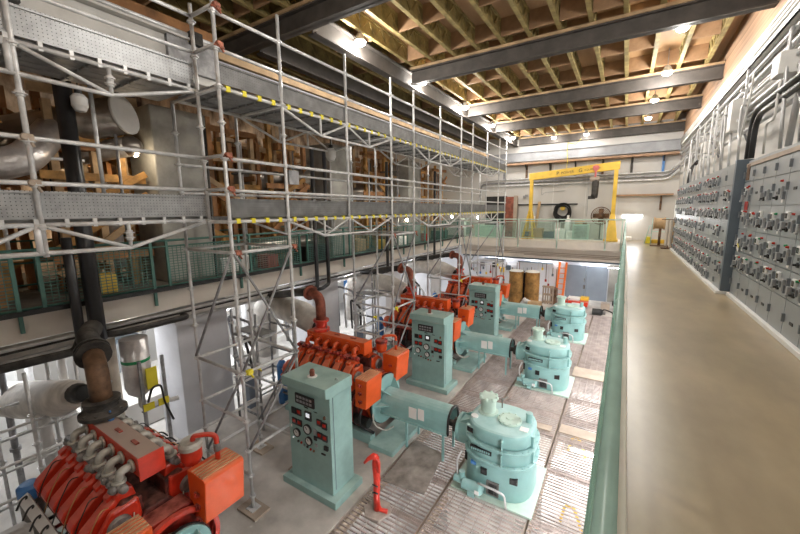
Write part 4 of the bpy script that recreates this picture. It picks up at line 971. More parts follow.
for z in (.05, .42, .8): b = MB(t); b.box(-3.2, 18.23, z, -2.69, 18.33, z + .09); b.build('bearer', 'timber', t)
carton(-2.72, 18.5, 0, .28, .5, .75, 'brown_pipe', 'dark brown crate behind the pallet')
t = thing('parts_crate', 'tan wooden crate on the floor before the pallet', 'crate', (-3.35, 17.2, 0))
b = MB(t); b.box(-3.62, 17.0, 0, -3.05, 17.4, .3); b.build('box', 'cardboard', t, .01); b = MB(t); b.box(-3.64, 16.98, .1, -3.03, 17.42, .14); b.build('band', 'timber', t)
b = MB()
for k in range(14): b.sphere((-3.95 + .5*random.random(), 17.25 + .3*random.random(), .08 + .2*random.random()), .11, 7, 5)
solo(b, 'plastic_sheeting', 'white', 'crumpled white and blue plastic beside the tan crate', 'plastic')
t = thing('parts_cart', 'low red cart with papers on it before the blue grey doors', 'cart', (-1.65, 18.3, 0))
b = MB(t); b.box(-2.2, 18.0, .12, -1.2, 18.65, .34); b.build('tray', 'red', t, .01)
for x in (-2.1, -1.3):
    for y in (18.1, 18.55): b = MB(t); b.cyl((x - .03, y, .07), (x + .03, y, .07), .07, 12); b.build('wheel', 'black', t)
b = MB(t); b.box(-1.85, 17.993, .18, -1.5, 18.0, .28); b.build('label_plate', 'paper', t)
carton(-1.8, 18.35, .345, .5, .4, .12, 'paper', 'stack of white papers on the red cart', 'papers', 'paper_stack')
carton(-1.36, 18.45, .345, .35, .3, .16, 'yellow', 'yellow tan packet on the end of the red cart', 'packet', 'packet')
t = thing('floor_grinder', 'black motor tool with grey hoses on the floor right of the red cart', 'machine', (-.75, 17.4, 0))
b = MB(t); b.lathe([(0, -.2), (.14, -.2), (.15, .15), (.1, .2), (0, .2)], (-.75, 17.3, .15), 'x', 16); b.build('motor', 'black', t)
b = MB(t); b.box(-.95, 17.5, 0, -.45, 17.8, .12); b.build('base', 'grey_iron', t, .01)
b = MB(t); b.tube([(-.6, 17.3, .2), (-.5, 17.1, .35), (-.2, 17.3, .2), (-.15, 17.6, .03)], .03, 8, .1); b.build('hose', 'black_iron', t)
carton(-.5, 18.3, 0, .35, .3, .35, 'tan', 'small tan box by the hoses near the doors')
t = thing('hand_truck', 'grey hand truck standing by the wall past the doors', 'hand truck', (.0, 19.3, 0))
b = MB(t); b.tube([(-.18, 19.3, .1), (-.18, 19.45, 1.1), (.18, 19.45, 1.1), (.18, 19.3, .1)], .022, 8, .1); b.bar((-.18, 19.36, .5), (.18, 19.36, .5), .03); b.build('frame', 'teal_rail', t)
b = MB(t); b.box(-.2, 19.05, 0.01, .2, 19.32, .03); b.build('toe_plate', 'galv_dark', t)
for s in (-1, 1): b = MB(t); b.cyl((s*.2, 19.42, .12), (s*.26, 19.42, .12), .12, 14); b.build('wheel', 'black', t)
t = thing('ceiling_strip', 'white fluorescent fitting under the balcony by the doors', 'lamp', (-.3, 19.2, 1.75))
b = MB(t); b.box(-.6, 19.15, 1.86, .5, 19.3, 1.92); b.build('housing', 'white', t)
b = MB(t); b.cyl((-.55, 19.22, 1.84), (.45, 19.22, 1.84), .02, 8); b.build('tube', 'tube', t)
for i, (x, p) in enumerate(((-6.0, 45), (-3.6, 45), (-1.0, 35))):  # strip lights added behind the beam to brighten the tool wall
    t = thing('strip_light', f'added hidden strip light above the white tool wall, {ORD[i]} from the scaffold side', 'lamp', (x, 20.02, 2.3))
    b = MB(t); b.box(x - .6, 19.95, 2.33, x + .6, 20.1, 2.40); b.build('housing', 'white', t); b = MB(t); b.cyl((x - .58, 20.02, 2.30), (x + .58, 20.02, 2.30), .02, 8); b.build('tube', 'tube', t)
    light('strip_glow', 'AREA', (x, 20.02, 2.27), p*.5, (.95, .97, 1), 1.1, None, .1)
#PART3
# ------------------------------------------------------------------ scaffold
RO = None
def coupler(par, loc, m='galv'):
    global RO
    if RO is None:
        b = MB(); b.lathe([(.024, -.03), (.036, -.028), (.038, -.008), (.056, -.006), (.056, .006), (.038, .008), (.036, .028), (.024, .03)], (0, 0, 0), 'z', 8)
        RO = b.build('coupler', 'galv', par); RO.location = loc
    else: inst(RO, par, loc)
def std(t, x, y, z0, z1, m='galv', base=True):
    b = MB(t); b.cyl((x, y, z0), (x, y, z1), .025, 8); p = b.build('standard', m, t)
    zs = [z for z in (.6, 1.02, 1.5, 2.25, 2.8, 3.4, 4.03, 4.46, 4.88, 5.3, 5.75, 6.2, 6.65, 7.08) if z0 + .05 < z < z1]
    for z in zs: coupler(p, Vector((x, y, z)) - t.location)
    if base and z0 < .2:
        b = MB(t); b.box(x - .08, y - .08, z0 - .0, x + .08, y + .08, z0 + .012); b.cyl((x, y, z0), (x, y, z0 + .2), .018, 8); b.lathe([(.018, z0 + .2), (.05, z0 + .2), (.05, z0 + .23), (.02, z0 + .23)], (x, y, 0), 'z', 8); b.build('base_jack', 'galv', p)
    return p
def tb(t, a, c, nm='ledger', m='galv', r=.024):
    if nm == 'brace': m, r = 'galv_dark', .02
    b = MB(t); b.tube([a, c], r, 8); return b.build(nm, m, t)
def clamp(par, t, p, m='rust_clamp'):
    b = MB(t); b.cbox(p, (.07, .09, .07)); b.cyl((p[0] - .05, p[1] - .03, p[2]), (p[0] + .06, p[1] - .03, p[2]), .03, 8); b.cyl((p[0], p[1] - .07, p[2] - .02), (p[0], p[1] + .07, p[2] - .02), .016, 6); b.bar((p[0], p[1], p[2]), (p[0] + .05, p[1] + .03, p[2] - .09), .025); b.build('clamp', m, par, .01)
XO, XI, XN = -4.58, -5.75, -5.07
TY = [2.94 + 4.03*k for k in range(4)]
towers = []
for k, y0 in enumerate(TY):
    y1 = y0 + 1.01
    t = thing('scaffold_tower', f'galvanised scaffold tower standing on the hall floor, {ORD[k]} counted from the camera', 'scaffold', (XO, y0, 0), 'scaffold towers')
    for x in (XO, XI):
        for y in (y0, y1):
            p = std(t, x, y, .04 if x == XO or k > 1 else .04, 7.45 if x == XO else 6.2)
    for x in (XO, XI):
        for z in ((1.02, 2.25, 4.03) if x == XO else (.6, 1.02, 1.5, 2.25, 4.03)): tb(t, (x, y0, z), (x, y1, z))
    for y in (y0, y1):
        for z in (.6, 1.5, 2.25, 4.03, 4.46, 6.18): tb(t, (XO, y, z), (XI, y, z), 'transom')
    tb(t, (XO + .03, y0, 4.03), (XO + .03, y1, 2.25), 'brace'); tb(t, (XO + .03, y1, 4.03), (XO + .03, y0, 2.3), 'brace')
    if k < 1: tb(t, (XO, y0, 2.25), (XI, y0, .6), 'brace')
    if k < 2: tb(t, (XO, y1, 2.25), (XI, y1, .6), 'brace')
    tb(t, (XO, y0 - .03, 4.0), (XI, y0 - .03, 2.3), 'brace'); tb(t, (XO + .03, y1, 2.2), (XO + .03, y0, 1.05), 'brace')
    for z in (4.03,): 
        for y in (y0, y1): clamp(t, t, (XO, y + .08, z))
    clamp(t, t, (XO + .02, y0 + .1, 2.25), 'yellow_tag')
    towers.append(t)
    for j, (x, y) in enumerate(((XO, y0), (XO, y1), (XI, y0), (XI, y1))):
        b = MB(); b.box(x - .22, y - .14, 0, x + .22, y + .14, .04, )
        solo(b, 'sole_board', 'tan', f'timber sole board under the {["front outer", "rear outer", "front inner", "rear inner"][j]} leg of the {ORD[k]} scaffold tower', 'board', 'scaffold sole boards', .004)
# decks with trusses and guard rails
def truss(t, x, ya, yb, zt, dz=.30):
    b = MB(t); b.tube([(x, ya, zt), (x, yb, zt)], .024, 8); b.build('top_chord', 'galv', t)
    L = yb - ya; q = .27 * L; zb = zt - dz
    b = MB(t); b.tube([(x, ya, zt - .02), (x, ya + q, zb), (x, yb - q, zb), (x, yb, zt - .02)], .022, 8); b.build('bottom_chord', 'galv', t)
    ym = (ya + yb) / 2
    for y in (ya + q, yb - q, ym): tb(t, (x, y, zb), (x, y, zt), 'web', 'galv', .02)
    tb(t, (x, ya + q, zb), (x, ym, zt), 'web', 'galv', .018); tb(t, (x, yb - q, zb), (x, ym, zt), 'web', 'galv', .018)
def deck(t, x0, x1, ya, yb, z, tags=True, planks=5, toe=.24):
    w = (x1 - x0) / planks
    for i in range(planks):
        b = MB(t); b.box(x0 + w*i + .01, ya + .02, z + .025, x0 + w*(i+1) - .01, yb - .02, z + .065)
        for k in range(int((yb - ya) / .5)): b.box(x0 + w*i + .02, ya + .2 + .5*k, z + .0, x0 + w*(i+1) - .02, ya + .24 + .5*k, z + .025)
        b.build('deck_plank', 'toe_board', t)
    b = MB(t); b.box(x1 - .01, ya + .03, z + .07, x1 + .015, yb - .03, z + .07 + toe)
    b.box(x1 + .015, ya + .03, z + .06, x1 + .03, yb - .03, z + .085); b.box(x1 + .015, ya + .03, z + .05 + toe, x1 + .03, yb - .03, z + .075 + toe)
    tbd = b.build('toe_board', 'toe_perf' if tags else 'alu', t)
    n = int((yb - ya) / .24)
    for k in range(n):
        y = ya + .12 + .24*k
        b = MB(t); (b.box(x1 + .02, y - .03, z - .025, x1 + .055, y + .03, z + .045) if tags else b.box(x1 + .02, y - .018, z - .03, x1 + .05, y + .018, z + .06))
        b.build('plank_hook', 'yellow_tag' if tags else 'galv', t)
spans = []
yprev = 3.95
for k in range(4):
    ya = TY[k]; yb = TY[k] + 1.01
    spans.append((ya, yb, False))
    if k < 3: spans.append((yb, TY[k+1], True))
for lv, (z, g, nm) in enumerate(((4.46, (4.88, 5.3), 'lower'), (6.18, (6.65, 7.08), 'upper'))):
    for i, (ya, yb, tr) in enumerate(spans):
        kind = f'truss span between the {ORD[i//2]} and {ORD[i//2+1]} towers' if tr else f'bay on top of the {ORD[i//2]} tower'
        t = thing('scaffold_walkway', f'{nm} scaffold walkway {kind}, with yellow plank hooks', 'walkway', (XO, ya, z), f'{nm} scaffold walkway bays')
        if tr:
            truss(t, XO + .0, ya, yb, z); truss(t, -5.62, ya, yb, z)
        else:
            tb(t, (XO, ya, z), (XO, yb, z)); tb(t, (-5.62, ya, z), (-5.62, yb, z))
        deck(t, -5.62, XO - .03, ya, yb, z)
        for gz in g: tb(t, (XO, ya, gz), (XO, yb, gz), 'guard_rail')
        if lv == 0: tb(t, (-5.75, ya, g[1]), (-5.75, yb, g[1]), 'guard_rail'); tb(t, (-5.75, ya, g[0]), (-5.75, yb, g[0]), 'guard_rail')
        if tr:
            ym = ya + 1.5
            if lv == 0:
                std(t, XO, ym, 4.2, 7.42, base=False)
            else:
                tb(t, (XO, ym, 5.9), (XO, ym, 6.2), 'web')
# near section, set back a little
for lv, (z, g, nm) in enumerate(((4.48, (4.90, 5.34), 'lower'), (6.22, (6.7, 7.15), 'upper'))):
    t = thing('scaffold_walkway', f'{nm} grey scaffold walkway nearest the camera with perforated metal board and no yellow hooks', 'walkway', (XN, 0, z))
    ya, yb = -.9, 2.94
    truss(t, XN, ya, 1.12, z); 
    b = MB(t); b.tube([(XN, 1.12, z), (XN, yb, z)], .024, 8); b.build('top_chord', 'galv', t)
    b = MB(t); b.tube([(XN, .3, z - .28), (XN, 1.94, z - .30), (XN, yb - .06, z - .02)], .024, 8); b.build('bottom_chord', 'galv', t)
    tb(t, (XN, 1.14, z), (XN, 1.14, z - .29), 'web', 'galv', .03); tb(t, (XN, 1.94, z - .3), (XN, 1.94, z), 'web', 'galv', .022); tb(t, (XN, 1.94, z - .3), (XN, 1.16, z), 'web', 'galv', .022)
    for q in (-.03, .03): coupler(t, Vector((XN, 1.94, z - .15 + q)) - t.location)
    deck(t, -6.1, XN - .03, ya, yb, z, False, 5, .27)
    for gz in g: tb(t, (XN, ya, gz), (XN, yb, gz), 'guard_rail'); tb(t, (XN, yb, gz), (XO, yb, gz), 'guard_rail')
    if lv == 0:
        for y in (1.18, 2.94): std(t, XN, y, 4.2 if y > 2 else 4.15, 7.3 if y > 2 else 7.9, base=False)
        for y, gz in ((1.18, 4.9), (1.18, 5.34)): clamp(t, t, (XN, y, gz), 'tan')
        tb(t, (XN - .5, .9, 4.45), (XN - .5, .9, 6.2), 'standard'); tb(t, (XN - .75, 2.0, 4.45), (XN - .75, 2.0, 6.2), 'standard')
    for gz in g: clamp(t, t, (XO + .02, 2.98, gz))
b = MB(); b.box(XO - .02, 4.0, 5.02, XO + .02, 4.2, 5.24); b.bar((XO, 4.1, 5.24), (XO, 4.1, 5.3), .02)
solo(b, 'safety_tag', 'galv_dark', 'grey inspection tag hung on the scaffold guard rail', 'tag', bevel=.004)
# low access staging between the first engines
for k in range(2):
    yo = 4.35 + 4.1*k
    t = thing('access_staging', f'low tube staging with a pale plank beside the {["second", "third"][k]} engine', 'staging', (-6.6, yo, -.8), 'low access staging')
    for x in (-7.0, -6.2):
        for y in (yo, yo + .95):
            std(t, x, y, 0 if x > -7 else -.0, 2.55, 'galv_dark', False)
    for z in (.3, .9, 1.4, 2.0):
        for x in (-7.0, -6.2): tb(t, (x, yo, z), (x, yo + .95, z), 'ledger', 'galv')
        for y in (yo, yo + .95): tb(t, (-7.0, y, z), (-6.2, y, z), 'transom', 'galv_dark')
    tb(t, (-6.2, yo, .1), (-6.2, yo + .95, 1.4), 'brace', 'galv_dark')
    b = MB(t); b.box(-7.0, yo + .1, 2.03, -6.15, yo + .45, 2.07); b.build('plank', 'alu', t)
    clamp(t, t, (-6.2, yo, 1.42), 'yellow_tag'); clamp(t, t, (-6.2, yo + .95, .92), 'yellow_tag')
t = thing('access_staging', 'tall tube staging at the picture edge beside the dusty engine', 'staging', (-8.2, 1.2, -.8))
for x, y in ((-7.6, .7), (-7.6, 1.3), (-7.6, 1.9), (-8.3, 1.0), (-8.3, 1.7), (-7.9, 2.4)): std(t, x, y, -.8, 2.2, 'galv', False)
for z in (-.3, .3, .85, 1.4): tb(t, (-7.6, .3, z), (-7.6, 2.1, z)); tb(t, (-8.3, .6, z + .1), (-8.3, 2.0, z + .1))
tb(t, (-7.6, .7, 1.0), (-8.3, 1.0, 1.0), 'transom')

# ------------------------------------------------------------------ far walkway: rail, columns, black pipes
t = thing('walkway_rail', 'dark green railing with mesh panels along the far walkway', 'railing', (-8.05, 10, 2.97))
MESHM = {}
for z, r in ((4.02, .025), (3.9, .018), (3.08, .02)):
    b = MB(t); b.tube([(-8.05, -.8, z), (-8.05, 19.3, z)], r, 8); b.build('rail', 'green_rail', t)
for k in range(11):
    y = -.5 + 1.95*k
    for dy in (0, .3):
        b = MB(t); b.box(-8.075, y + dy - .025, 2.7 if dy == 0 else 3.05, -8.025, y + dy + .025, 4.02); b.build('post', 'green_rail', t)
    b = MB(); 
    for j in range(15): b.bar((-8.05, .33, 3.14 + .055*j), (-8.05, 1.92, 3.14 + .055*j), .010, .012)
    for j in range(20): b.bar((-8.05, .33 + .084*j, 3.12), (-8.05, .33 + .084*j, 3.9), .010, .010)
    if not MESHM:
        b.off = Vector(t.location); pp = b.build('mesh_panel', 'green_rail', t); MESHM[0] = pp; pp.location = (0, y, 0)
    else: inst(MESHM[0], t, (0, y, 0))
b = MB(t); b.box(-8.1, -.8, 2.98, -8.0, 19.3, 3.06); b.build('shadow_strip', 'black', t)  # black strip stands in for the shadow gap above the slab
t = thing('inner_rail', 'second dark green railing further back on the far walkway', 'railing', (-10.3, 10, 2.97))
for z in (4.05, 3.6, 3.15):
    b = MB(t); b.tube([(-10.3, -.8, z), (-10.3, 21, z)], .022, 6); b.build('rail', 'green_rail', t)
for k in range(11):
    b = MB(t); b.cyl((-10.3, .2 + 2*k, 2.97), (-10.3, .2 + 2*k, 4.05), .022, 6); b.build('post', 'green_rail', t)
for k, (y0, y1, x) in enumerate(((4.1, 5.35, -9.0), (9.75, 11.0, -9.0), (15.2, 16.4, -9.0))):
    b = MB(); b.box(x - 1.2, y0, 2.97, x, y1, 6.95)
    struct(b, f'column_{k+1}', 'grey_concrete', .03, ['bare concrete column on the far walkway nearest the camera', 'bare concrete column on the far walkway, second from the camera', 'bare concrete column on the far walkway, third from the camera'][k])
for k in range(4):
    y = 3.72 + 4.1*k + .1
    b = MB(); b.box(-9.35, y, -.8, -8.25, y + 1.2, 2.55)
    struct(b, f'column_{k+4}', 'white_column', .02, f'pale column carrying the far walkway, {ORD[k]} from the camera')
for k, (y, x) in enumerate(((2.08, -7.82), (2.33, -7.84))):
    zb = 2.42 if k == 0 else 2.36
    b = MB(); b.tube([(x, y, 6.9 if k != 0 else 4.2), (x, y, zb)], .125 if k == 1 else .075, 10)
    solo(b, 'drain_pipe', 'black_pipe', f'black vertical pipe in front of the far walkway, {["slim shorter one", "fat one"][k]}', 'pipe')
for k, y in enumerate((7.75, 8.25, 11.6, 11.9, 15.7)):
    b = MB(); b.tube([(-7.85, y, 6.4), (-7.85, y, 2.3), (-7.85, y - .35, 2.2), (-8.4, y - .6, 2.2)], .06, 8, .1)
    solo(b, 'drain_pipe', 'black_pipe', f'thin black pipe running down past the far walkway edge, {ORD[k]} after the fat pair', 'pipe')
b = MB(); b.tube([(-7.85, 2.08, 2.45), (-7.85, 2.0, 2.25), (-7.9, .2, 2.28), (-7.9, -.8, 2.3)], .07, 10, .1); solo(b, 'slab_pipe', 'black_iron', 'black pipe running below the walkway slab from the fat pipes to the picture edge', 'pipe')
b = MB(); b.tube([(-7.9, 2.33, 2.42), (-7.9, 2.7, 2.36), (-7.9, 3.9, 2.36), (-8.6, 4.0, 2.36)], .06, 10, .1); solo(b, 'slab_pipe', 'black_iron', 'black pipe elbow below the walkway slab right of the fat pipes', 'pipe')
b = MB(); b.tube([(-8.3, -.8, 2.36), (-8.3, 6.6, 2.36)], .13, 14); solo(b, 'slab_duct', 'insul', 'white insulated pipe just under the walkway slab', 'pipe')
for k, (x, z, r, m) in enumerate(((-8.0, 2.5, .03, 'galv'), (-8.02, 2.44, .02, 'black_iron'), (-8.12, 2.28, .035, 'galv'), (-8.45, 2.2, .05, 'galv_dark'), (-8.7, 2.3, .07, 'white_pipe'))):
    b = MB(); b.tube([(x, -.8, z), (x, 19, z)], r, 8); solo(b, 'slab_conduit', m, f'long conduit hung under the walkway slab, {ORD[k]} inward from the slab edge', 'conduit')
# ------------------------------------------------------------------ crane girder and roof clutter above the walkway
t = thing('crane_girder', 'pale grey steel girder with rail above the near scaffold', 'girder', (-6.7, 0, 6.85))
b = MB(t); b.box(-6.72, -.9, 6.85, -6.68, 4.3, 7.50); b.box(-6.82, -.9, 7.5, -6.55, 4.3, 7.54); b.box(-6.85, -.9, 6.82, -6.55, 4.3, 6.86); b.build('web_plate', 'conduit_white', t, .004)
b = MB(t); b.tube([(-6.62, -.9, 7.60), (-6.62, 4.3, 7.60)], .035, 8); b.build('rail', 'galv', t)
for k, y in enumerate((1.15, 1.4, 1.62)): b = MB(t); b.box(-6.68, y - .05, 7.18 , -6.56, y + .05, 7.25); b.build('stop_block', 'black', t)
for k, y in enumerate((2.05, 2.2, 3.0, 3.9)): b = MB(t); b.box(-6.68, y - .06, 7.08, -6.672, y + .06, 7.10); b.build('weld_mark', 'brown_pipe', t)
b = MB(t); b.box(-6.68, 3.4, 7.0, -6.6, 4.25, 7.5); b.build('splice_plate', 'galv_dark', t); b = MB(t); b.box(-6.62, 3.75, 7.45, -6.5, 3.95, 7.65); b.build('rail_clamp', 'black_iron', t)
b = MB(); b.box(-6.9, 4.35, 7.1, -6.75, 20, 7.42); solo(b, 'crane_beam', 'band_steel', 'long grey beam behind the upper guard rails beyond the pale girder', 'beam')
b = MB(); b.box(-6.95, -.9, 7.44, -6.7, 20, 7.62) if False else b.box(-6.95, 4.35, 7.44, -6.7, 20, 7.60); solo(b, 'beam_timber', 'timber', 'timber packing along the top of the long grey beam', 'timber', bevel=.01)
b = MB(); b.box(-7.3, -.9, 7.75, -7.1, 4.6, 8.02); solo(b, 'beam_timber', 'orange_timber', 'brown timber above the pale girder', 'timber', bevel=.01)
# ducts
def duct(name, pts, r, m, lab, cat='duct', fil=.3, rings=0, parts=None):
    t = thing(name, lab, cat, pts[0]); b = MB(t); b.tube(pts, r, 16, fil); b.build('duct_body', m, t); return t
t = duct('metal_duct', [(-10.6, 2.2, 6.15), (-8.75, 3.5, 6.55)], .36, 'duct_metal', 'fat shiny metal duct with round white end cap behind the near scaffold', fil=0)
a = Vector((-10.6, 2.2, 6.15)); c = Vector((-8.75, 3.5, 6.55)); d = (c - a).normalized()
b = MB(t); b.cyl(c, c + d*.05, .385, 24); b.build('end_cap', 'disc_white', t)
t = duct('metal_duct', [(-10.7, 2.4, 5.6), (-8.95, 3.65, 5.98)], .2, 'duct_metal', 'smaller shiny metal duct with domed end below the fat duct', fil=0)
b = MB(t); b.sphere((-8.95, 3.65, 5.98), .21, 12, 8); b.build('end_cap', 'duct_metal', t)
duct('metal_duct', [(-11, 6.6, 5.6), (-9.6, 9.3, 5.75)], .45, 'duct_metal', 'dull metal duct between the first and second bare columns', fil=0)
duct('metal_duct', [(-10.5, 11.2, 5.3), (-9.6, 14.8, 5.5)], .35, 'duct_metal', 'dull metal duct beyond the second bare column', fil=0)
duct('metal_duct', [(-9.3, -.6, 4.9), (-9.0, 2.0, 5.5), (-9.6, 2.6, 6.2)], .26, 'silver_wrap', 'crumpled foil covered duct at the picture edge behind the near scaffold')
duct('metal_duct', [(-9.6, 3.2, 5.3), (-9.5, 3.35, 4.6), (-9.6, 3.4, 3.4)], .15, 'silver_wrap', 'thin foil covered duct dropping behind the near column')
duct('metal_duct', [(-9.5, 5.4, 3.45), (-9.4, 9.2, 3.6)], .28, 'duct_metal', 'dark metal duct lying low behind the green mesh railing', fil=0)
for k, (x, y, z) in enumerate(((-5.62, 6.13, 5.82), (-7.6, 2.45, 6.35))):
    t = thing('hanging_lamp', ['white pod lamp hanging from the upper walkway', 'white bucket lamp above the near walkway'][k], 'lamp', (x, y, z))
    b = MB(t); b.lathe([(0, -.15), (.07, -.13), (.11, -.05), (.11, .08), (.07, .13), (0, .14)], (x, y, z), 'z', 16); b.build('shade', 'disc_white', t)
    b = MB(t); b.lathe([(.05, .12), (.05, .2), (0, .2)], (x, y, z), 'z', 10); b.cyl((x, y, z + .2), (x, y, z + .42), .008, 5); b.build('stem', 'black', t)

# ------------------------------------------------------------------ timber shoring behind
def shoring(x, y, lab, seed, h=4.3):
    R = random.Random(seed)
    t = thing('timber_shoring', lab, 'timber shoring', (x, y, 2.97), 'timber shoring on the far walkway')
    mm = ['orange_timber', 'timber', 'orange_timber', 'rust_drum']
    n = 0
    for i in range(3):
        for j in range(2):
            px, py = x - .55*j + R.uniform(-.1, .1), y + .62*i + R.uniform(-.12, .12)
            b = MB(t); b.box(px - .065, py - .065, 2.97, px + .065, py + .065, 2.97 + h*R.uniform(.85, 1)); b.build('post', R.choice(mm), t, .006)
    for z in (3.7, 4.5, 5.3, 6.1, 6.8):
        if R.random() < .85:
            zz = z + R.uniform(-.1, .1); b = MB(t); b.bar((x + .09, y - .25, zz), (x + .09, y + 1.5, zz + R.uniform(-.1, .1)), .05, .16); b.build('rail', R.choice(mm), t, .005)
        if R.random() < .6:
            zz = z + R.uniform(-.3, .3); b = MB(t); b.bar((x - .75, y + .6*R.randrange(3), zz), (x + .3, y + .6*R.randrange(3), zz), .05, .15); b.build('rail', R.choice(mm), t, .005)
    for q in range(3):
        za = R.uniform(3.1, 5.6); s = R.choice((-1, 1)); b = MB(t)
        b.bar((x + .14, y + .6 - .8*s, za), (x + .14, y + .6 + .9*s, za + R.uniform(.7, 1.3)), .05, .14); b.build('brace', R.choice(mm), t, .005)
    for q in range(4):
        zz = R.choice((4.0, 5.0, 5.9, 6.6)); b = MB(t); b.cbox((x + R.uniform(-.4, .2), y + R.uniform(0, 1.3), zz), (.25, R.uniform(.3, .6), R.uniform(.1, .25))); b.build('block', R.choice(mm), t, .006)
    return t
SY = [(-9.2, .3), (-10.9, 1.6), (-9.4, 2.5), (-12.2, 3.2), (-11.3, 4.9), (-9.9, 5.9), (-12.4, 6.8), (-9.5, 7.6), (-11.2, 8.8), (-10.4, 11.6), (-12.2, 11.0), (-9.4, 12.3), (-11.3, 13.4), (-9.8, 14.0), (-12.3, 15.2), (-9.7, 16.9), (-11.2, 18.0), (-9.4, 18.6), (-12.4, .4), (-10.7, 3.4), (-13.0, 9.4), (-10.9, 7.1), (-12.9, 13.0), (-12.5, 9.0), (-11.3, 16.0), (-13.2, 5.0)]
for k, (x, y) in enumerate(SY):
    shoring(x, y, f'rough timber shoring frame on the far walkway, {ORD[k]} going away from the camera', 100 + k)
# grey tube props and small boxes between the timbers
for k in range(22):
    y = .8 + .85*k; x = -8.6 - (k*37 % 5)*.28
    if any(abs(y - c) < .8 for c in (4.7, 10.4, 15.8)) and x < -8.9: continue
    b = MB(); b.tube([(x, y, 2.97), (x, y + .02, 6.6)], .03, 7); b.cyl((x, y, 4.4), (x, y, 4.5), .05, 8)
    solo(b, 'steel_prop', ['galv_dark', 'galv', 'black_iron'][k % 3], f'steel prop standing on the far walkway, {ORD[k]} going away from the camera', 'prop', 'steel props on the far walkway')
for k in range(16):
    y = .4 + 1.15*k; z = [4.3, 5.6, 4.9, 6.2][k % 4]
    if any(y - .4 < c1 and y + 1.5 > c0 for c0, c1 in ((4.1, 5.35), (9.75, 11.0), (15.2, 16.4))): continue
    b = MB(); b.tube([(-9.6 + .3*(k % 3), y - .2, z), (-9.2 + .2*(k % 2), y + 1.3, z + .15*((k % 3) - 1))], .03, 7)
    solo(b, 'cross_tube', ['galv_dark', 'galv', 'black_iron'][k % 3], f'level tube tied across the shoring, {ORD[k]} going away from the camera', 'tube', 'cross tubes among the shoring')
stuffc = [('crate', .5, .6, .5, 'cardboard'), ('bucket', .3, .3, .4, 'yellow'), ('sheet_bundle', .3, .9, .4, 'white'), ('tool_bin', .5, .4, .4, 'lamp_red'), ('tarpaulin_bundle', .6, 1.0, .5, 'black')]
for k in range(10):
    nm, w, d, h, m = stuffc[k % 5]; y = 1.0 + 1.9*k; x = -8.75 - .2*(k % 3)
    if 3.5 < y < 5.6: y = 5.9
    if 9.6 < y < 11: y = 11.3
    if 15 < y < 16.6: y = 16.8
    b = MB(); b.box(x - w/2, y - d/2, 2.97, x + w/2, y + d/2, 2.97 + h)
    solo(b, nm, m, f'{ {"cardboard": "brown", "yellow": "yellow", "white": "white", "lamp_red": "red", "black": "black"}[m]} {nm.replace("_", " ")} on the far walkway floor, {"nearer" if k < 5 else "farther"} one behind the mesh', nm.replace('_', ' '), None, .03)
# work lights among the shoring
WL = [(-9.05, 3.75, 5.85), (-12.9, 1.0, 5.6), (-13.0, 4.3, 5.0), (-13.0, 8.2, 5.6), (-13.0, 10.2, 5.0), (-13.0, 13.4, 5.8), (-13.0, 17.2, 5.4), (-8.4, 14.0, 4.15), (-8.4, 19.0, 4.2), (-6.2, 17.2, 4.2)]
for k, (x, y, z) in enumerate(WL):
    t = thing('work_light', f'lit work light in the timber shoring, {ORD[k]} of its row from the camera' if k < 7 else f'lit work light under the lower walkway, {ORD[k-7]} from the camera', 'lamp', (x, y, z))
    b = MB(t); b.sphere((x, y, z), .07, 10, 7); b.build('bulb', 'bulb_warm', t)
    b = MB(t); b.cyl((x, y, z + .05), (x, y, z + .25), .02, 6); b.build('holder', 'black', t)
    light('work_glow', 'POINT', (x, y, z - .13) if k else (x + .2, y, z - .1), (8 if k == 0 else 75) if k < 7 else 14, (1, .80, .55) if k < 7 else (1, .92, .8), .08)
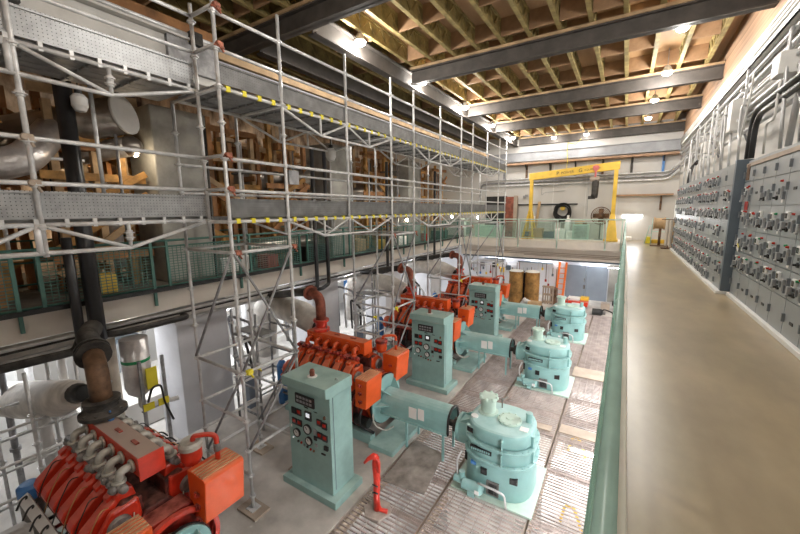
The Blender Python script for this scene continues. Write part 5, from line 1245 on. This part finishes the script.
#PART4
# ------------------------------------------------------------------ exhausts and ducts in the hall
EXL = ['dusty engine at the picture bottom', 'engine behind the front cabinet', 'engine behind the second cabinet', 'engine at the far end']
for k, y in enumerate(EY):
    if k == 0:
        t = thing('exhaust_pipe', 'rusty brown exhaust elbow with black flanges on the dusty engine', 'exhaust', (-5.85, y + .05, 1.9))
        b = MB(t); X, Y = -5.85, y + .05
        b.lathe([(0, 1.87), (.2, 1.87), (.27, 1.90), (.27, 1.95), (.18, 2.0), (.15, 2.06), (.21, 2.07), (.21, 2.11), (.12, 2.12)], (X, Y, 0), 'z', 22)
        for j in range(10): b.cyl((X + .235*math.cos(j*PI/5), Y + .235*math.sin(j*PI/5), 1.94), (X + .235*math.cos(j*PI/5), Y + .235*math.sin(j*PI/5), 1.98), .02, 6)
        b.build('flange', 'black_iron', t)
        b = MB(t); b.tube([(X, Y, 2.08), (X, Y, 2.5), (X - .35, Y + .08, 2.62)], .125, 14, .28); b.build('elbow', 'brown_pipe', t)
        b = MB(t); d = Vector((-.95, .2, .25)).normalized(); p = Vector((X - .33, Y + .08, 2.62))
        b.cyl(p, p + d*.06, .21, 18); b.cyl(p + d*.09, p + d*.15, .21, 18); b.tube([p + d*.1, p + d*.6, p + d*1.0 + Vector((0, .1, -.1))], .14, 12); b.build('joint', 'black_iron', t)
        t = thing('insulated_duct', 'fat pale insulated duct ending beside the rusty exhaust elbow', 'duct', (-6.75, y + .1, 1.7))
        b = MB(t); b.tube([(-6.8, y + .05, 1.92), (-7.6, y + .05, 1.62), (-9.0, y - .1, 1.25), (-11.5, y - .2, .6)], [.19, .29, .33, .33], 16); b.build('wrapping', 'insul', t)
        b = MB(t); b.tube([(-6.45, y + .05, 2.02), (-6.81, y + .05, 1.92)], [.11, .15], 14); b.build('sleeve', 'black', t)
        continue
    X, Y = -5.78, y + .05
    t = thing('exhaust_pipe', f'red brown exhaust elbow on the {EXL[k]}', 'exhaust', (X, Y, 1.86), 'red brown exhaust elbows')
    b = MB(t); b.lathe([(0, 1.87), (.19, 1.87), (.19, 1.93), (.13, 1.96), (.13, 2.08), (.18, 2.09), (.18, 2.14), (.11, 2.14)], (X, Y, 0), 'z', 18); b.build('flange', 'red', t)
    b = MB(t); b.tube([(X, Y, 2.1), (X, Y, 2.66), (X - .42, Y + .1, 2.70)], .115, 14, .34); b.build('elbow', 'rust_pipe', t)
    b = MB(t); b.cyl((X - .38, Y + .09, 2.69), (X - .44, Y + .1, 2.70), .18, 16); b.build('end_flange', 'rust_pipe', t)
    b = MB(t); b.tube([(X - .44, Y + .1, 2.70), (X - 1.0, Y + .25, 2.6), (X - 2.4, Y + .5, 2.3)], .1, 10, .2); b.build('pipe', 'black_iron', t)
    t = thing('insulated_duct', f'white wrapped duct running back from the {EXL[k]}', 'duct', (X - .5, Y, 1.7), 'white wrapped ducts behind the engines')
    b = MB(t)
    P = [Vector((X - .35, Y + .25, 1.85)), Vector((X - 1.0, Y + .35, 2.0)), Vector((X - 2.2, Y + .6, 2.02)), Vector((X - 2.9, Y + .7, 1.8)), Vector((X - 3.1, Y + .75, .4))]
    b.tube(P, [.26, .33, .34, .34, .3], 16, .3) if False else b.tube(P, [.26, .33, .34, .34, .3], 16)
    b.build('wrapping', 'insul', t)
    b = MB(t); b.tube([(X - .1, Y + .25, 1.75), (X - .4, Y + .26, 1.86)], [.1, .2], 12); b.build('sleeve', 'black_iron', t)
t = thing('foil_tank', 'silver wrapped vertical tank with a green band near the dusty engine', 'tank', (-7.6, 2.75, 1.2))
b = MB(t); b.tube([(-7.6, 2.75, 2.3), (-7.6, 2.75, 1.35), (-7.6, 2.75, 1.25), (-7.6, 2.75, 1.15)], [.22, .22, .19, .08], 18); b.build('wrapping', 'silver_wrap', t)
b = MB(t); b.lathe([(.225, 1.85), (.228, 1.86), (.228, 1.90), (.225, 1.91)], (-7.6, 2.75, 0), 'z', 20); b.build('band', 'lamp_green', t)
b = MB(t); b.tube([(-7.6, 2.75, 1.15), (-7.6, 2.75, .9), (-7.6, 3.4, .8)], .05, 8, .1); b.build('outlet', 'white_pipe', t)
for k, (x, y, m, r, z1) in enumerate(((-8.6, 1.62, 'white_pipe', .09, 1.5), (-8.6, 1.95, 'white_pipe', .11, 1.4), (-8.5, 2.35, 'beige_pipe', .12, 2.4), (-8.5, 2.65, 'beige_pipe', .12, 2.4), (-9.2, 1.3, 'galv_dark', .05, 2.4), (-9.0, 2.05, 'white_pipe', .07, 2.4))):
    b = MB(); b.cyl((x, y, -.8), (x, y, z1), r, 12); b.lathe([(r, .3), (r + .03, .3), (r + .03, .36), (r, .36)], (x, y, 0), 'z', 12)
    solo(b, 'standing_pipe', m, f'vertical pipe rising from the sunken floor at the picture edge, {ORD[k]} of six', 'pipe', 'vertical pipes at the picture edge')
b = MB(); b.lathe([(0, 0), (.13, 0), (.14, .03), (.14, .3), (.09, .36), (.05, .38), (.05, .44), (0, .44)], (-6.9, 1.35, .7), 'z', 16); 
t = thing('oil_filter', 'blue topped filter bowl at the far corner of the dusty engine', 'filter', (-6.55, .98, .6))
b = MB(t); b.lathe([(0, .82), (.12, .82), (.13, .86), (.13, .98), (.09, 1.02), (0, 1.03)], (-6.55, .98, 0), 'z', 16); b.build('cap', 'blue', t)
b = MB(t); b.lathe([(0, .5), (.10, .5), (.12, .56), (.12, .82), (0, .82)], (-6.55, .98, 0), 'z', 16); b.build('bowl', 'grey_iron', t)
b = MB(t); b.cyl((-6.55, .98, 0), (-6.55, .98, .5), .04, 8); b.build('stand', 'grey_iron', t)
for k in (1, 2, 3):
    y = EY[k]
    t = thing('gas_bottle', f'blue bottle standing behind the {EXL[k]}', 'bottle', (-6.75, y - .35, 0), 'blue bottles beside the engines')
    b = MB(t); b.lathe([(0, 0), (.12, 0), (.12, .95), (.07, 1.05), (.03, 1.08), (0, 1.08)], (-6.75, y - .35, 0), 'z', 16); b.build('body', 'blue', t)
    b = MB(t); b.lathe([(.03, 1.07), (.05, 1.1), (.05, 1.16), (0, 1.17)], (-6.75, y - .35, 0), 'z', 12); b.build('cap', 'white', t)
    b = MB(); b.box(-7.3, y - 1.0, .0, -7.15, y - .75, .8); solo(b, 'pump_panel', 'door_blue' if k < 3 else 'galv', f'slate blue equipment panel beside the staging near the {EXL[k]}' if k < 3 else 'silver equipment panel near the far engine', 'panel', None, .01)
    for j in range(4):
        b = MB(); x = -7.0 - .3*j; b.tube([(x, y - .9 + .2*j, .05), (x, y - .9 + .2*j, 1.2 + .2*j), (x - .5, y - .6, 1.4 + .2*j), (x - .8, y - .2, .4)], .035, 8, .15)
        solo(b, 'service_pipe', ['galv', 'black_iron', 'white_pipe', 'galv_dark'][j], f'small service pipe beside the {EXL[k]}, {ORD[j]} going inward', 'pipe', 'service pipes beside the engines')
# yellow blower and items on the sunken floor
t = thing('yellow_blower', 'yellow blower drum on a white plinth behind the first tower', 'blower', (-10.9, 4.6, -.3))
b = MB(t); b.lathe([(0, -.3), (.24, -.3), (.26, -.26), (.26, .26), (.24, .3), (0, .3)], (-10.6, 4.75, .25), 'y', 20)
for q in (-.15, 0, .15): b.lathe([(.26, q - .02), (.275, q), (.26, q + .02)], (-10.6, 4.75, .25), 'y', 20)
b.build('drum', 'yellow', t)
b = MB(t); b.box(-10.8, 4.5, -.1, -10.4, 5.0, .02); b.build('feet', 'yellow', t)
b = MB(); b.box(-12.5, 2.6, -.8, -10.0, 6.6, -.1); solo(b, 'plinth', 'white_wall', 'long white plinth under the yellow blower', 'plinth', bevel=.02)
b = MB(); b.box(-11.0, 6.9, -.8, -9.8, 7.7, .0); solo(b, 'plinth', 'white_wall', 'white plinth beyond the first pale column', 'plinth', bevel=.02)
for k, (y, z) in enumerate(((2.75, .95), (3.0, .95), (2.85, 1.35))):
    b = MB(); b.box(-7.3, y - .09, z, -7.27, y + .09, z + .13 if k < 2 else z + .4); solo(b, 'yellow_sign', 'yellow_tag', f'yellow sign plate behind the dusty engine, {["front", "rear", "tall upper"][k]} one', 'sign')
t = thing('hose_stand', 'dark hose stand carrying the yellow signs behind the dusty engine', 'stand', (-7.4, 2.9, 0))
b = MB(t); b.bar((-7.35, 2.7, -.8), (-7.35, 2.7, 1.9), .05); b.bar((-7.35, 3.08, -.8), (-7.35, 3.08, 1.9), .05); b.bar((-7.35, 2.65, .93), (-7.35, 3.1, .93), .03); b.build('frame', 'galv_dark', t)
b = MB(t); b.tube([(-7.3, 2.75, 1.1), (-7.2, 2.8, 1.4), (-7.2, 2.95, 1.4), (-7.25, 3.0, 1.0), (-7.2, 3.1, .6)], .02, 6, .1); b.build('hose', 'black', t)
for k in range(14):
    y = .6 + 1.3*k; x = -10.2 - .5*(k % 4)
    if abs(((y - 4.3) % 4.1)) < .8 and x > -9.6: continue
    b = MB(); b.tube([(x, y, -.8), (x, y, 1.2 + .2*(k % 3)), (x + .6, y + .5, 1.9), (x + .6, y + 1.4, 2.1)], .05 + .02*(k % 3), 10, .2)
    solo(b, 'process_pipe', ['white_pipe', 'galv', 'beige_pipe', 'galv_dark'][k % 4], f'bent process pipe under the far walkway, {ORD[k]} going away from the camera', 'pipe', 'process pipes under the far walkway')
for k in range(7):
    y = 1.6 + 2.7*k
    t = thing('equipment_cabinet', f'{["pale", "slate", "blue"][k % 3]} equipment cabinet under the far walkway, {ORD[k]} going away from the camera', 'cabinet', (-12.6, y, -.8), 'equipment cabinets under the far walkway')
    b = MB(t); b.box(-12.9, y - .4, -.8, -12.4, y + .4, .9); b.build('body', ['white', 'gear_end', 'blue'][k % 3], t, .01)
    b = MB(t); b.box(-12.4, y - .36, -.7, -12.385, y + .36, .8); dd = b.build('door', ['white', 'gear_grey', 'door_blue'][k % 3], t, .004)
    b = MB(t); b.box(-12.385, y + .25, 0, -12.36, y + .29, .15); b.build('handle', 'black', dd)
# lights under the walkway slab
for k, y in enumerate((1.2, 3.0, 5.6, 6.9, 9.6, 11.0, 13.6, 15.0, 17.6)):
    t = thing('strip_light', f'lit strip light under the far walkway, {ORD[k]} going away from the camera', 'lamp', (-10.2, y, 2.45), 'strip lights under the far walkway')
    b = MB(t); b.box(-10.3, y - .6, 2.48, -10.1, y + .6, 2.54); b.build('housing', 'white', t)
    b = MB(t); b.cyl((-10.2, y - .57, 2.46), (-10.2, y + .57, 2.46), .022, 8); b.build('tube', 'tube', t)
    light('strip_glow', 'AREA', (-10.2, y, 2.42), 40, (.93, .96, 1), .12, None, 1.1)
# unseen lights added under the right gallery to brighten the hall
for k, y in enumerate((3.0, 7.0, 11.0, 15.0)):
    t = thing('strip_light', f'added unseen strip light under the gallery slab, {ORD[k]} from the camera', 'lamp', (.9, y, 2.5), 'added strip lights under the gallery')
    b = MB(t); b.box(.8, y - .6, 2.55, 1.0, y + .6, 2.615); b.build('housing', 'white', t)
    b = MB(t); b.cyl((.9, y - .57, 2.53), (.9, y + .57, 2.53), .022, 8); b.build('tube', 'tube', t)
    light('strip_glow', 'AREA', (.9, y, 2.5), 95, (.98, .98, 1), .12, None, 1.1)
# ------------------------------------------------------------------ world and view
w = bpy.data.worlds.new('world'); bpy.context.scene.world = w; w.use_nodes = True
w.node_tree.nodes['Background'].inputs[0].default_value = (.9, .93, 1, 1); w.node_tree.nodes['Background'].inputs[1].default_value = .06
vs = bpy.context.scene.view_settings
vs.view_transform = 'Standard'; vs.look = 'None'; vs.gamma = 1; vs.use_curve_mapping = False; vs.exposure = .72
